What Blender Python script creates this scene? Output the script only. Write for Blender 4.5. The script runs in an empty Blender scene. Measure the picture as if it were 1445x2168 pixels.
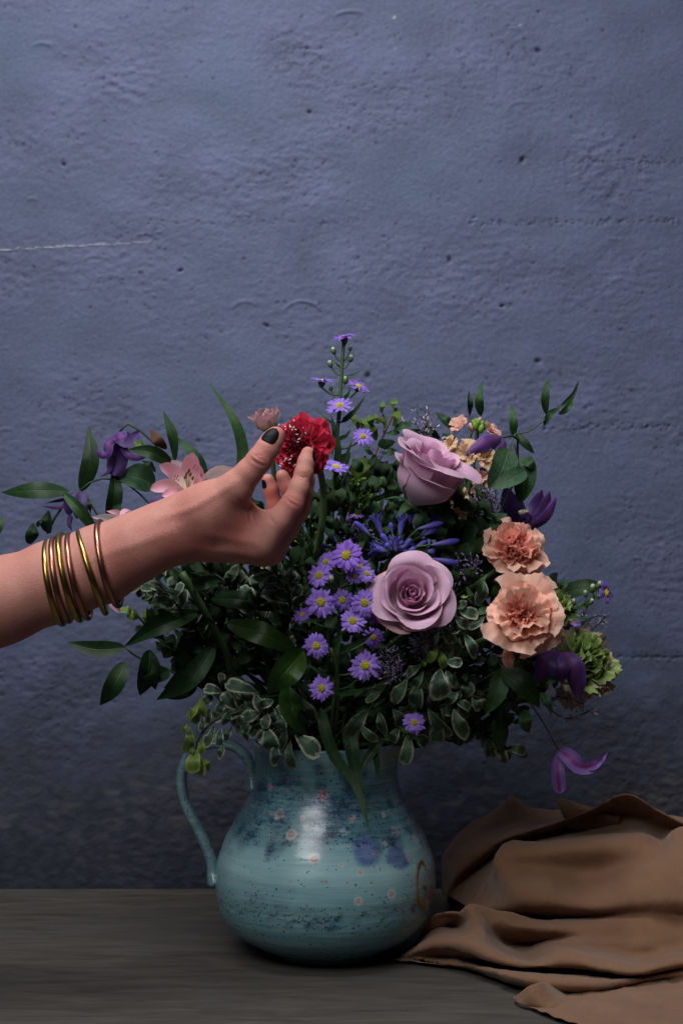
import bpy, math, random
import numpy as np
from mathutils import Vector, Matrix

# ------------------------------------------------------------------ camera, world, lamps, exposure
scene = bpy.context.scene
COL = scene.collection
D, S, H = 1.40, 0.0004, 0.372          # camera distance to the jug axis, metres per photo pixel there, camera height
CX, CY = 722.5, 1084.0
cam = bpy.data.cameras.new('camera'); cam_o = bpy.data.objects.new('camera', cam); COL.objects.link(cam_o)
cam_o.location = (0, -D, H); cam_o.rotation_euler = (math.radians(90), 0, 0)
cam.sensor_fit = 'VERTICAL'; cam.sensor_height = 36.0; cam.lens = 36.0*D/(2168*S)
cam.clip_start = 0.02; cam.clip_end = 60
cam.dof.use_dof = True; cam.dof.focus_distance = 1.30; cam.dof.aperture_fstop = 16
scene.camera = cam_o
world = bpy.data.worlds.new('World'); scene.world = world; world.use_nodes = True
bg = world.node_tree.nodes['Background']; bg.inputs[0].default_value = (0.62, 0.72, 1.0, 1); bg.inputs[1].default_value = 0.012

def area(name, loc, target, sx, sy, power, color, spread=180):
    l = bpy.data.lights.new(name, 'AREA'); l.shape = 'RECTANGLE'; l.size = sx; l.size_y = sy
    l.energy = power; l.color = color; l.spread = math.radians(spread)
    o = bpy.data.objects.new(name, l); COL.objects.link(o); o.location = loc
    o.rotation_euler = (Vector(target)-Vector(loc)).to_track_quat('-Z', 'Y').to_euler()
    return o
area('skylight_lamp', (-0.18, -0.36, 1.38), (-0.03, -0.04, 0.45), 0.80, 0.40, 7.5, (0.95, 0.975, 1.0), 140)
area('window_lamp', (-0.50, -1.30, 1.40), (0.0, 0.0, 0.42), 0.75, 0.75, 2.3, (0.98, 0.985, 1.0), 70)
scene.view_settings.view_transform = 'Standard'; scene.view_settings.look = 'None'
scene.view_settings.exposure = 0.0; scene.view_settings.gamma = 1.0
scene.view_settings.use_curve_mapping = False
scene.cycles.use_denoising = True
scene.cycles.max_bounces = 8; scene.cycles.transparent_max_bounces = 8

# ------------------------------------------------------------------ helpers
rng = random.Random(11)
def P(px, py, Y=0.0):
    k = S*(D+Y)/D
    return Vector(((px-CX)*k, Y, H+(CY-py)*k))
def pxm(px, Y=0.0): return px*S*(D+Y)/D          # length of px photo pixels at depth Y
def V3(a): return np.array(a, float)

def mesh_obj(name, verts, faces, mat=None, parent=None, loc=None, uvs=None, smooth=True, attr=None):
    """one mesh object; verts are world coordinates, stored relative to the parent (or to loc)"""
    v = np.asarray(verts, float)
    org = V3(parent.location) if parent is not None and parent.parent is None else None
    if parent is not None and parent.parent is not None:
        org = V3(parent.parent.location)+V3(parent.location)
    if parent is None: org = V3(loc) if loc is not None else np.zeros(3)
    me = bpy.data.meshes.new(name); me.from_pydata((v-org).tolist(), [], [tuple(int(i) for i in f) for f in faces])
    if smooth: me.polygons.foreach_set('use_smooth', [True]*len(me.polygons))
    if uvs is not None:
        uvs = np.asarray(uvs, float); li = np.zeros(len(me.loops), int); me.loops.foreach_get('vertex_index', li)
        me.uv_layers.new(name='UVMap').data.foreach_set('uv', uvs[li].ravel())
    if attr is not None:
        a = me.attributes.new('tint', 'FLOAT', 'POINT'); a.data.foreach_set('value', np.asarray(attr, float))
    if mat: me.materials.append(mat)
    me.update()
    o = bpy.data.objects.new(name, me); COL.objects.link(o)
    if parent is not None: o.parent = parent
    else: o.location = org
    return o

def tag(o, label=None, cat=None, group=None, kind=None):
    if label: o['label'] = label
    if cat: o['category'] = cat
    if group: o['group'] = group
    if kind: o['kind'] = kind
    return o
def thing(name, label, cat, loc, group=None):
    o = bpy.data.objects.new(name, None); o.empty_display_size = 0.01; COL.objects.link(o); o.location = loc
    return tag(o, label, cat, group)

def grid_faces(n, m, wrap=False):
    f = []
    for i in range(n):
        for j in range(m if not wrap else m+1):
            a = i*(m+1)+j; b = i*(m+1)+(j+1) % (m+1)
            f.append((a, b, b+(m+1), a+(m+1)))
    return f
def resample(ctrl, n):
    c = np.asarray(ctrl, float)
    if len(c) == 2: return c[0]+(c[1]-c[0])*np.linspace(0, 1, n+1)[:, None]
    e = np.vstack([2*c[0]-c[1], c, 2*c[-1]-c[-2]]); k = len(c)-1; out = []
    seg = np.linalg.norm(np.diff(c, axis=0), axis=1); cum = np.r_[0, np.cumsum(seg)]; cum /= max(cum[-1], 1e-9)
    for t in np.linspace(0, 1, n+1):
        i = min(int(np.searchsorted(cum, t, side='right')-1), k-1); f = (t-cum[i])/max(cum[i+1]-cum[i], 1e-9)
        p0, p1, p2, p3 = e[i], e[i+1], e[i+2], e[i+3]
        out.append(0.5*((2*p1)+(-p0+p2)*f+(2*p0-5*p1+4*p2-p3)*f*f+(-p0+3*p1-3*p2+p3)*f**3))
    return np.array(out)
def unit(a): return a/np.maximum(np.linalg.norm(a, axis=-1, keepdims=True), 1e-12)

def prof(p, q, floor=0.02):
    tm = p/(p+q); mx = tm**p*(1-tm)**q
    return lambda t: np.maximum((np.clip(t, 0, 1)**p)*(np.clip(1-t, 0, 1)**q)/mx, floor)
LANCE, OVATE, OBOV, PETAL, STRAP, BLADE = prof(.7, 1.0), prof(.55, .75), prof(1.0, .42), prof(.8, .33), prof(.35, .4), prof(.35, 1.1)

def ribbon(ctrl, W, pf=LANCE, nh=(0, -1, 0.25), n=12, m=6, cup=0.0, fold=0.0, wave=(0, 6, 0), twist=(0, 0), jag=0.0, seed=0, curl=0.0):
    """leaf or petal: a surface swept along ctrl, half-width W*pf(t); cup/fold lift the edges along the normal"""
    C = resample(ctrl, n); T = unit(np.gradient(C, axis=0)); N0 = V3(nh)
    N = unit(N0-(T@N0)[:, None]*T); B = np.cross(T, N)
    t = np.linspace(0, 1, n+1); a = np.radians(twist[0]+(twist[1]-twist[0])*t)[:, None]
    N, B = N*np.cos(a)+B*np.sin(a), B*np.cos(a)-N*np.sin(a)
    w = W*pf(t); r = np.random.RandomState(seed)
    u = np.linspace(-1, 1, m+1); ph = wave[2]
    G = np.zeros((n+1, m+1, 3)); UV = np.zeros((n+1, m+1, 2))
    jl, jr = 1+jag*r.uniform(-1, 1, n+1), 1+jag*r.uniform(-1, 1, n+1)
    for j, uu in enumerate(u):
        ww = w*(jl if uu < 0 else jr)
        lift = cup*uu*uu*w+fold*abs(uu)*w+wave[0]*W*np.sin(wave[1]*2*math.pi*t+ph+(1.7 if uu > 0 else 0))*abs(uu)**1.5*np.minimum(1, 4*t)
        side = uu*ww*(1-curl*uu*uu)
        G[:, j] = C+B*side[:, None]+N*lift[:, None]
        UV[:, j, 0] = (uu+1)/2; UV[:, j, 1] = t
    return G.reshape(-1, 3), grid_faces(n, m), UV.reshape(-1, 2)
def leaf(name, mat, parent, ctrl, W, pf=LANCE, **k):
    v, f, uv = ribbon([tuple(c) for c in ctrl], W, pf, **k)
    return mesh_obj(name, v, f, mat, parent, uvs=uv)
def pleaf(name, mat, parent, pts, wpx, pf=LANCE, **k):
    """leaf laid out by (px, py, depth) points; wpx is its full width in photo pixels"""
    c = [P(*p) for p in pts]; Y = pts[len(pts)//2][2]
    return leaf(name, mat, parent, c, pxm(wpx, Y)/2, pf, **k)

def tube_data(ctrl, r0, r1=None, n=14, m=7, flat=1.0, nh=(0.3, -1, 0.2), rf=None, capends=True):
    C = resample(ctrl, n); T = unit(np.gradient(C, axis=0)); N0 = V3(nh)
    N = unit(N0-(T@N0)[:, None]*T); B = np.cross(T, N); r1 = r0 if r1 is None else r1
    t = np.linspace(0, 1, n+1); r = (r0+(r1-r0)*t) if rf is None else rf(t)
    a = np.linspace(0, 2*math.pi, m, endpoint=False)
    G = C[:, None, :]+(B[:, None, :]*np.cos(a)[None, :, None]+N[:, None, :]*np.sin(a)[None, :, None]*flat)*r[:, None, None]
    v = G.reshape(-1, 3); f = grid_faces(n, m-1, True)
    if capends:
        v = np.vstack([v, C[0], C[-1]]); k = len(v)-2
        f += [(k, (j+1) % m, j) for j in range(m)]+[(k+1, n*m+j, n*m+(j+1) % m) for j in range(m)]
    uv = np.zeros((len(v), 2)); uv[:(n+1)*m, 0] = np.tile(a/(2*math.pi), n+1); uv[:(n+1)*m, 1] = np.repeat(t, m)
    return v, f, uv
def tube(name, mat, parent, ctrl, r0, r1=None, loc=None, **k):
    v, f, uv = tube_data([tuple(c) for c in ctrl], r0, r1, **k)
    return mesh_obj(name, v, f, mat, parent, loc=loc, uvs=uv)
def ptube(name, mat, parent, pts, wpx, wpx1=None, **k):
    Y = pts[0][2]
    return tube(name, mat, parent, [P(*p) for p in pts], pxm(wpx, Y)/2, None if wpx1 is None else pxm(wpx1, Y)/2, **k)
def merge(parts):
    vs, fs, us, o = [], [], [], 0
    for v, f, uv in parts:
        vs.append(np.asarray(v)); us.append(np.asarray(uv)); fs += [tuple(i+o for i in q) for q in f]; o += len(v)
    return np.vstack(vs), fs, np.vstack(us)
def frame_to(axis, roll=0.0):
    """3x3 whose z column is axis"""
    z = unit(V3(axis)); x = np.cross((0, 0, 1.0) if abs(z[2]) < .95 else (1.0, 0, 0), z); x = unit(x); y = np.cross(z, x)
    c, s = math.cos(roll), math.sin(roll)
    return np.array([x*c+y*s, y*c-x*s, z]).T
def ball_data(c, r, n=6, m=8, axis=(0, 0, 1), long=1.0):
    R = frame_to(axis); v = []; uv = []
    for i in range(n+1):
        th = math.pi*i/n
        for j in range(m):
            ph = 2*math.pi*j/m; v.append(V3(c)+R@V3((r*math.sin(th)*math.cos(ph), r*math.sin(th)*math.sin(ph), -long*r*math.cos(th)))); uv.append((j/m, i/n))
    return np.array(v), grid_faces(n, m-1, True), np.array(uv)

# ------------------------------------------------------------------ material helpers
class NT:
    def __init__(self, name):
        self.mat = bpy.data.materials.new(name); self.mat.use_nodes = True; self.t = self.mat.node_tree
        self.b = self.t.nodes['Principled BSDF']; self.out = self.t.nodes['Material Output']
    def n(self, typ, **kw):
        nd = self.t.nodes.new('ShaderNode'+typ)
        for k, v in kw.items():
            if k.startswith('i_'):
                key = k[2:]; key = int(key) if key.isdigit() else key.replace('_', ' ')
                nd.inputs[key].default_value = v
            else: setattr(nd, k, v)
        return nd
    def l(self, a, ai, b, bi): self.t.links.new(a.outputs[ai], b.inputs[bi]); return b
    def noise(self, vec, scale, detail=4, rough=.55, out=0, dist=0):
        nd = self.n('TexNoise', i_Scale=scale, i_Detail=detail, i_Roughness=rough, i_Distortion=dist)
        if vec is not None: self.t.links.new(vec, nd.inputs['Vector'])
        return nd.outputs[out]
    def mapr(self, val, a, b, c=0.0, d=1.0, smooth=False):
        nd = self.n('MapRange'); nd.interpolation_type = 'SMOOTHSTEP' if smooth else 'LINEAR'
        self.t.links.new(val, nd.inputs[0])
        for i, x in enumerate((a, b, c, d)): nd.inputs[1+i].default_value = x
        return nd.outputs[0]
    def math(self, op, a, b=None, c=None):
        nd = self.n('Math', operation=op)
        for i, x in enumerate((a, b, c)):
            if x is None: continue
            if isinstance(x, (int, float)): nd.inputs[i].default_value = x
            else: self.t.links.new(x, nd.inputs[i])
        return nd.outputs[0]
    def mix(self, fac, a, b, blend='MIX'):
        nd = self.n('Mix', data_type='RGBA', blend_type=blend)
        for i, x in ((0, fac), (6, a), (7, b)):
            if isinstance(x, (int, float)): nd.inputs[i].default_value = x
            elif isinstance(x, tuple): nd.inputs[i].default_value = (*x, 1) if len(x) == 3 else x
            else: self.t.links.new(x, nd.inputs[i])
        return nd.outputs[2]
    def sep(self, vec):
        nd = self.n('SeparateXYZ'); self.t.links.new(vec, nd.inputs[0]); return nd.outputs
    def scale(self, vec, s):
        nd = self.n('Mapping'); nd.inputs['Scale'].default_value = s; self.t.links.new(vec, nd.inputs[0]); return nd.outputs[0]
    def bump(self, h, strength, dist, normal=None):
        nd = self.n('Bump'); nd.inputs['Strength'].default_value = strength; nd.inputs['Distance'].default_value = dist
        self.t.links.new(h, nd.inputs['Height'])
        if normal is not None: self.t.links.new(normal, nd.inputs['Normal'])
        return nd.outputs[0]
    def set(self, **kw):
        for k, v in kw.items():
            key = k.replace('_', ' ')
            if isinstance(v, (int, float)): self.b.inputs[key].default_value = v
            elif isinstance(v, tuple): self.b.inputs[key].default_value = (*v, 1) if len(v) == 3 else v
            else: self.t.links.new(v, self.b.inputs[key])
    def thin(self, fac, col):
        """thin tissue: part of the light passes through"""
        tr = self.n('BsdfTranslucent'); mx = self.n('MixShader'); mx.inputs[0].default_value = fac
        if isinstance(col, tuple): tr.inputs[0].default_value = (*col, 1)
        else: self.t.links.new(col, tr.inputs[0])
        self.t.links.new(self.b.outputs[0], mx.inputs[1]); self.t.links.new(tr.outputs[0], mx.inputs[2])
        self.t.links.new(mx.outputs[0], self.out.inputs[0])

def petal_mat(name, base, tip, edge=None, rough=.6, thin=.25, vein=.12, mid=(.25, .8), sheen=.15, vscale=(26, 1.5, 1), jitter=.12, rib=None):
    m = NT(name); uv = m.n('TexCoord').outputs['UV']; x, y, _ = m.sep(uv)
    c = m.mix(m.mapr(y, mid[0], mid[1], smooth=True), base, tip)
    if edge is not None:
        e = m.math('MAXIMUM', m.mapr(m.math('ABSOLUTE', m.math('SUBTRACT', x, .5)), .34, .5), m.mapr(y, .84, 1.0))
        c = m.mix(m.math('MULTIPLY', e, m.mapr(m.noise(uv, 9), .3, .6)), c, edge)
    if rib is not None:
        c = m.mix(m.mapr(m.math('ABSOLUTE', m.math('SUBTRACT', x, .5)), .05, .2, 1, 0), c, rib)
    vn = m.noise(m.scale(uv, vscale), 1.0, 3)
    c = m.mix(m.mapr(vn, .35, .75, 0, vein), c, tuple(a*.45 for a in base))
    rnd = m.n('ObjectInfo').outputs['Random']
    hs = m.n('HueSaturation'); m.t.links.new(c, hs.inputs['Color']); m.t.links.new(m.mapr(rnd, 0, 1, 1-jitter, 1+jitter), hs.inputs['Value'])
    c = hs.outputs[0]
    m.set(Base_Color=c, Roughness=rough, Sheen_Weight=sheen, Normal=m.bump(vn, .25, .001)); m.b.inputs['Specular IOR Level'].default_value = .3
    m.thin(thin, c); return m.mat
def leaf_mat(name, base, rib=None, margin=None, rough=.42, thin=.18, spec=.45, mw=(.30, .42), jitter=.25, side=9):
    m = NT(name); uv = m.n('TexCoord').outputs['UV']; x, y, _ = m.sep(uv)
    ax = m.math('ABSOLUTE', m.math('SUBTRACT', x, .5))
    rnd = m.n('ObjectInfo').outputs['Random']; pos = m.n('TexCoord').outputs['Object']
    nz = m.noise(pos, 220, 3)
    c = m.mix(m.mapr(nz, .3, .7), tuple(a*.7 for a in base), tuple(a*1.3 for a in base))
    c = m.mix(m.mapr(m.noise(pos, 45, 3), .52, .72, 0, .45), c, (base[0]*2.0+.01, base[1]*1.35, base[2]*.8))
    ribm = m.mapr(ax, .012, .05, 1, 0)
    sv = m.n('TexWave'); sv.wave_type = 'BANDS'; sv.bands_direction = 'Y'
    cm = m.n('CombineXYZ'); m.t.links.new(x, cm.inputs[0]); m.t.links.new(m.math('SUBTRACT', m.math('MULTIPLY', y, 1.0), m.math('MULTIPLY', ax, .55)), cm.inputs[1])
    m.t.links.new(cm.outputs[0], sv.inputs['Vector']); sv.inputs['Scale'].default_value = side; sv.inputs['Distortion'].default_value = .6
    if rib is None: rib = tuple(min(1, a*1.9+.01) for a in base)
    c = m.mix(m.math('MULTIPLY', ribm, .75), c, rib); c = m.mix(m.mapr(sv.outputs[1], .82, 1, 0, .14), c, rib)
    if margin is not None:
        j = m.n('VectorMath', operation='ADD'); m.t.links.new(m.scale(uv, (5, 9, 1)), j.inputs[0]); m.t.links.new(rnd, j.inputs[1])
        wob = m.noise(j.outputs[0], 1.3, 3)
        d = m.math('ADD', m.math('MAXIMUM', ax, m.mapr(y, .78, 1.0, .2, .5)), m.mapr(wob, .25, .75, -.12, .10))
        c = m.mix(m.mapr(d, mw[0], mw[1], smooth=True), c, margin)
    hs = m.n('HueSaturation'); m.t.links.new(c, hs.inputs['Color']); m.t.links.new(m.mapr(rnd, 0, 1, 1-jitter, 1+jitter), hs.inputs['Value'])
    c = hs.outputs[0]
    h = m.math('ADD', m.math('MULTIPLY', ribm, -1.0), m.math('MULTIPLY', sv.outputs[1], .25))
    m.set(Base_Color=c, Roughness=rough, Normal=m.bump(h, .35, .0012)); m.b.inputs['Specular IOR Level'].default_value = spec
    m.thin(thin, c); return m.mat
def plain_mat(name, col, rough=.5, metal=0.0, thin=0.0, var=.2, scale=120, spec=.4):
    m = NT(name); nz = m.noise(m.n('TexCoord').outputs['Object'], scale, 3)
    c = m.mix(m.mapr(nz, .3, .7), tuple(a*(1-var) for a in col), tuple(min(1, a*(1+var)) for a in col))
    m.set(Base_Color=c, Roughness=rough, Metallic=metal, Normal=m.bump(nz, .1, .001)); m.b.inputs['Specular IOR Level'].default_value = spec
    if thin: m.thin(thin, c)
    return m.mat
# ------------------------------------------------------------------ setting: painted wall, tabletop
WALL_Y = 0.236
def build_wall():
    """old painted render: real relief (trowel lumps, pits, raised arcs, holes) as a height field, wear and shade at the foot painted per vertex"""
    st = .0013; xs = np.r_[np.linspace(-1.3, -.40, 20)[:-1], np.arange(-.40, .40, st), np.linspace(.40, 1.3, 20)]
    zs = np.r_[np.linspace(-.35, -.02, 8)[:-1], np.arange(-.02, .93, st), np.linspace(.93, 1.7, 18)]
    nx, nz_ = len(xs), len(zs); r = np.random.RandomState(7)
    fx, fz = np.meshgrid(np.fft.fftfreq(nx), np.fft.fftfreq(nz_), indexing='ij')
    def band(lx, lz, seed, p=2.0):
        q = np.random.RandomState(seed).normal(size=(nx, nz_)); g = np.sqrt((fx*lx)**2+(fz*lz)**2)
        f = np.fft.ifft2(np.fft.fft2(q)*g**1.0*np.exp(-g**p)).real; return f/f.std()
    X, Z = np.meshgrid(xs, zs, indexing='ij'); kw = S*(D+WALL_Y)/D
    PX = X/kw+CX; PY = CY-(Z-H)/kw
    broad, lump, fine, patch = band(60, 46, 1), band(13, 8, 2), band(4.0, 3.4, 3), band(150, 110, 4)
    am = np.clip(.75+.35*patch, .3, 1.5)
    for (a, b, rr_, k) in ((640, 130, 45, 1.8), (255, 170, 60, 1.2), (430, 960, 60, 1.3), (480, 380, 120, .5), (1280, 360, 120, .6), (620, 330, 90, .7)):
        am += k*np.exp(-((PX-a)**2+((PY-b)*1.3)**2)/rr_**2)
    h = .00024*broad+.00014*lump*am+.000085*fine*(.6+.4*am)
    cr = 1-np.clip(np.abs(lump)/.18, 0, 1); h -= .00016*cr*np.clip(am-.7, 0, 1.5)           # hairline folds between lumps
    dark = np.zeros_like(h); pale = np.zeros_like(h)
    def arc(a, b, rx, ry, t0, t1, amp, w=3.0):
        t = np.linspace(math.radians(t0), math.radians(t1), 26)
        for tt in t:
            m = (abs(PX-(a+rx*math.cos(tt))) < 14) & (abs(PY-(b-ry*math.sin(tt))) < 14)
            d2 = (PX[m]-(a+rx*math.cos(tt)))**2+(PY[m]-(b-ry*math.sin(tt)))**2
            h[m] = np.maximum(h[m], h[m]*.0+amp*np.exp(-d2/w**2)*math.sin(math.pi*(tt-t[0])/(t[-1]-t[0]+1e-6))**.4+h[m]*(1-np.exp(-d2/w**2)))
    for a in ((640, 672, 44, 34, 20, 165, .0010), (520, 660, 30, 22, 40, 160, .0008), (1105, 245, 36, 30, 60, 170, .0008), (745, 40, 40, 16, 60, 150, .0010), (205, 560, 34, 18, 30, 150, .0010), (90, 105, 22, 14, 30, 150, .0010)): arc(*a)
    for i in range(60): arc(r.uniform(0, 1445), r.uniform(0, 1100), r.uniform(5, 18), r.uniform(2, 9), r.uniform(-20, 60), r.uniform(90, 170), r.uniform(.0003, .0006), r.uniform(1.5, 2.4))
    def pit(a, b, rad, depth, dk):
        i0, i1 = np.searchsorted(xs, [(a-rad*3-CX)*kw, (a+rad*3-CX)*kw]); j0, j1 = np.searchsorted(zs, [H+(CY-b-rad*3)*kw, H+(CY-b+rad*3)*kw])
        if i1 <= i0 or j1 <= j0: return
        sx, sy = r.uniform(.7, 1.3), r.uniform(.7, 1.3); an = r.uniform(-.6, .6)
        dx, dy = PX[i0:i1, j0:j1]-a, PY[i0:i1, j0:j1]-b; dx, dy = dx+an*dy, dy
        g = np.exp(-((dx/(rad*sx))**2+(dy/(rad*sy))**2)); h[i0:i1, j0:j1] -= depth*g; dark[i0:i1, j0:j1] = np.maximum(dark[i0:i1, j0:j1], dk*g)
    n = 0
    while n < 5200:
        a, b = r.uniform(-60, 1500), r.uniform(-60, 1700); i, j = min(np.searchsorted(xs, (a-CX)*kw), nx-1), min(np.searchsorted(zs, H+(CY-b)*kw), nz_-1)
        if r.uniform() < np.clip(.22+.30*patch[i, j]+.25*(am[i, j]-.75), .06, 1): pit(a, b, r.uniform(1.9, 3.5), r.uniform(.0003, .0009), r.uniform(.2, .8))
        n += 1
    for y0, x0, x1, cnt in ((470, 985, 1440, 110), (905, 1150, 1445, 80), (905, 200, 420, 14), (1392, 1290, 1445, 50), (345, 1180, 1445, 60), (470, 300, 700, 20)):
        for _ in range(cnt): pit(r.uniform(x0, x1), y0+r.normal()*5, r.uniform(1.4, 3.0), .0009, r.uniform(.2, .65))
    for x0, y0, y1, cnt in ((740, 170, 700, 40), (1140, 0, 28, 9), (930, 420, 480, 14)):
        for _ in range(cnt): pit(x0+r.normal()*2, r.uniform(y0, y1), r.uniform(1.3, 2.2), .0006, r.uniform(.15, .4))
    for a, b, q in ((1105, 338, 5.5), (1139, 107, 4.5), (1138, 765, 5), (951, 550, 5), (382, 573, 4), (655, 237, 4.5), (778, 795, 6), (135, 348, 4), (650, 102, 4), (1062, 648, 4), (565, 690, 4)): pit(a, b, q, .003, 1.0 if q > 5.2 else .75)
    lo_ = np.abs(PY-1392+(PX-1400)*.0) < 5; h[lo_] -= .0008*np.exp(-((PY[lo_]-1392)/2.5)**2)*np.clip((PX[lo_]-1280)/60, 0, 1)
    sc = np.exp(-((PY-(529-PX*.053)-.8*lump)/1.7)**2)*np.clip((330+40*patch-PX)/160, 0, 1)*np.clip(.75+.4*fine, 0, 1); pale = np.maximum(pale, sc*.75)
    for a, b, q in ((834, 37, 3.2), (1100, 53, 2), (836, 103, 4)): pale = np.maximum(pale, np.exp(-((PX-a)**2+(PY-b)**2)/q**2)*(.9 if q < 4 else .2))
    h += .0006*sc
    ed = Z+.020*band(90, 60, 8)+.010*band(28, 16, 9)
    grime_shade = np.clip((.33-ed)/.27, 0, 1); grime_shade = grime_shade*grime_shade*(3-2*grime_shade)  # ragged grime at the foot, widened upwards into painted shade
    flake = np.clip(band(22, 11, 10)*.8-.2, 0, 1)*np.exp(-((ed-.078)/.026)**2)
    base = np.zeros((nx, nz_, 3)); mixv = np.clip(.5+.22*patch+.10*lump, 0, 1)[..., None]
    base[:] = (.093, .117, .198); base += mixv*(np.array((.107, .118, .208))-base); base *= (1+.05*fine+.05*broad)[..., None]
    base += (grime_shade*.90)[..., None]*(np.array((.026, .027, .036))*(1+.3*lump[..., None].clip(-1, 1))-base)
    brown = np.clip(grime_shade*(.5+.7*patch), 0, 1)*np.exp(-((ed-.085)/.035)**2); base += (brown*.35)[..., None]*(np.array((.075, .066, .058))-base)
    base += (flake*.30)[..., None]*(np.array((.16, .15, .145))-base)
    base += dark[..., None]*(np.array((.014, .014, .022))-base); base += pale[..., None]*(np.array((.50, .49, .50))-base)
    far = (np.abs(X) > .40) | (Z > .93); h[far] *= .3
    me = bpy.data.meshes.new('wall'); V = np.stack([X, WALL_Y-h, Z], -1).reshape(-1, 3).astype(np.float32)
    i, j = np.meshgrid(np.arange(nx-1), np.arange(nz_-1), indexing='ij'); a = (i*nz_+j).ravel(); F = np.stack([a, a+nz_, a+nz_+1, a+1], 1).astype(np.int32)
    nv = len(V); back = np.array([(-1.3, WALL_Y+.12, -.35), (1.3, WALL_Y+.12, -.35), (1.3, WALL_Y+.12, 1.7), (-1.3, WALL_Y+.12, 1.7)], np.float32)
    V = np.vstack([V, back]); F = np.vstack([F, [[nv+1, nv, nv+3, nv+2]]]).astype(np.int32)
    me.vertices.add(len(V)); me.vertices.foreach_set('co', V.ravel()); me.loops.add(F.size); me.loops.foreach_set('vertex_index', F.ravel())
    me.polygons.add(len(F)); me.polygons.foreach_set('loop_start', np.arange(0, F.size, 4, dtype=np.int32)); me.polygons.foreach_set('use_smooth', np.ones(len(F), bool)); me.update(calc_edges=True)
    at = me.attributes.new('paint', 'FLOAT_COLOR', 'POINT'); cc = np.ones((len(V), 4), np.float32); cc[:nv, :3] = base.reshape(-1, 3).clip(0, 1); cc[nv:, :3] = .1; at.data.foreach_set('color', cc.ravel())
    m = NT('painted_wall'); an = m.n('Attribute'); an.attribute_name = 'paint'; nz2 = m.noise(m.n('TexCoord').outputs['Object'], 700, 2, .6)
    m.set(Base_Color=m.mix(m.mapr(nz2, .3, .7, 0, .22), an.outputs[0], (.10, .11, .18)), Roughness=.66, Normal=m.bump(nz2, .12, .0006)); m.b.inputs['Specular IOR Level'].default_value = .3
    me.materials.append(m.mat); o = bpy.data.objects.new('wall', me); COL.objects.link(o); return o
tag(build_wall(), 'rough blue grey painted wall behind the flowers, with grime and painted shade at its foot', kind='structure')

def table_material():
    m = NT('worn_tabletop'); pos = m.n('TexCoord').outputs['Object']
    g = m.noise(m.scale(pos, (2.2, 12, 8)), 6, 6, .68, dist=.6); f = m.noise(m.scale(pos, (9, 60, 30)), 8, 4, .65); b = m.noise(pos, 7, 4)
    c = m.mix(m.mapr(g, .32, .68), (.044, .038, .033), (.112, .100, .088)); c = m.mix(m.mapr(f, .4, .7, 0, .5), c, (.080, .062, .046))
    c = m.mix(m.mapr(b, .45, .7, 0, .6), c, (.072, .068, .066))
    sp = m.mapr(m.noise(m.scale(pos, (1, 3, 1)), 55, 3, .6), .64, .74); c = m.mix(m.math('MULTIPLY', sp, .5), c, (.03, .027, .024))
    m.set(Base_Color=c, Roughness=m.mapr(b, .3, .7, .55, .8), Normal=m.bump(m.math('ADD', g, m.math('MULTIPLY', f, .6)), .4, .0015)); m.b.inputs['Specular IOR Level'].default_value = .25
    return m.mat
xs = np.linspace(-1.1, 1.1, 90); rr = np.random.RandomState(4)
wob = np.convolve(rr.uniform(-1, 1, 100), np.ones(9)/9, 'same')[:90]*.0016
back = np.c_[xs, np.full(90, WALL_Y-.003)+wob-.0015, np.zeros(90)]; front = np.c_[xs, np.full(90, -.62), np.zeros(90)]
tv = np.vstack([back, front, back-(0, 0, .04), front-(0, 0, .04)]); tf = []
for i in range(89):
    tf += [(i, 90+i, 91+i, i+1), (180+i, 181+i, 271+i, 270+i), (i+1, 181+i, 180+i, i), (90+i, 270+i, 271+i, 91+i)]
tag(mesh_obj('tabletop', tv, tf, table_material(), smooth=False), 'dull grey brown worn wooden tabletop under the jug', kind='structure')

# ------------------------------------------------------------------ jug
JX = (689-CX)*S
JP = np.array([(0, .0445), (.0012, .0462), (.004, .0490), (.010, .0610), (.0195, .0768), (.030, .0862), (.0416, .0907), (.0608, .0930), (.0776, .0912), (.0976, .0842),
               (.1176, .0732), (.1300, .0662), (.1396, .0628), (.1500, .0606), (.1600, .0598), (.1700, .0602), (.1770, .0612)])
def jug_r(z): return np.interp(z, JPs[:, 0], JPs[:, 1])
JPs = resample(np.c_[JP, np.zeros(len(JP))], 150)[:, :2]
def jug_pt(px, py, lift=0.0):
    """point of the jug's front where the photo shows pixel px, py"""
    z = .08; Y = -.06
    for _ in range(25):
        k = S*(D+Y)/D; x = (px-CX)*k-JX; z = H+(CY-py)*k; r = float(jug_r(np.clip(z, 0, .177)))+lift
        Y = .5*Y+.5*-math.sqrt(max(r*r-x*x, 1e-7))
    return np.array([JX+x, Y, z])
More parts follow.
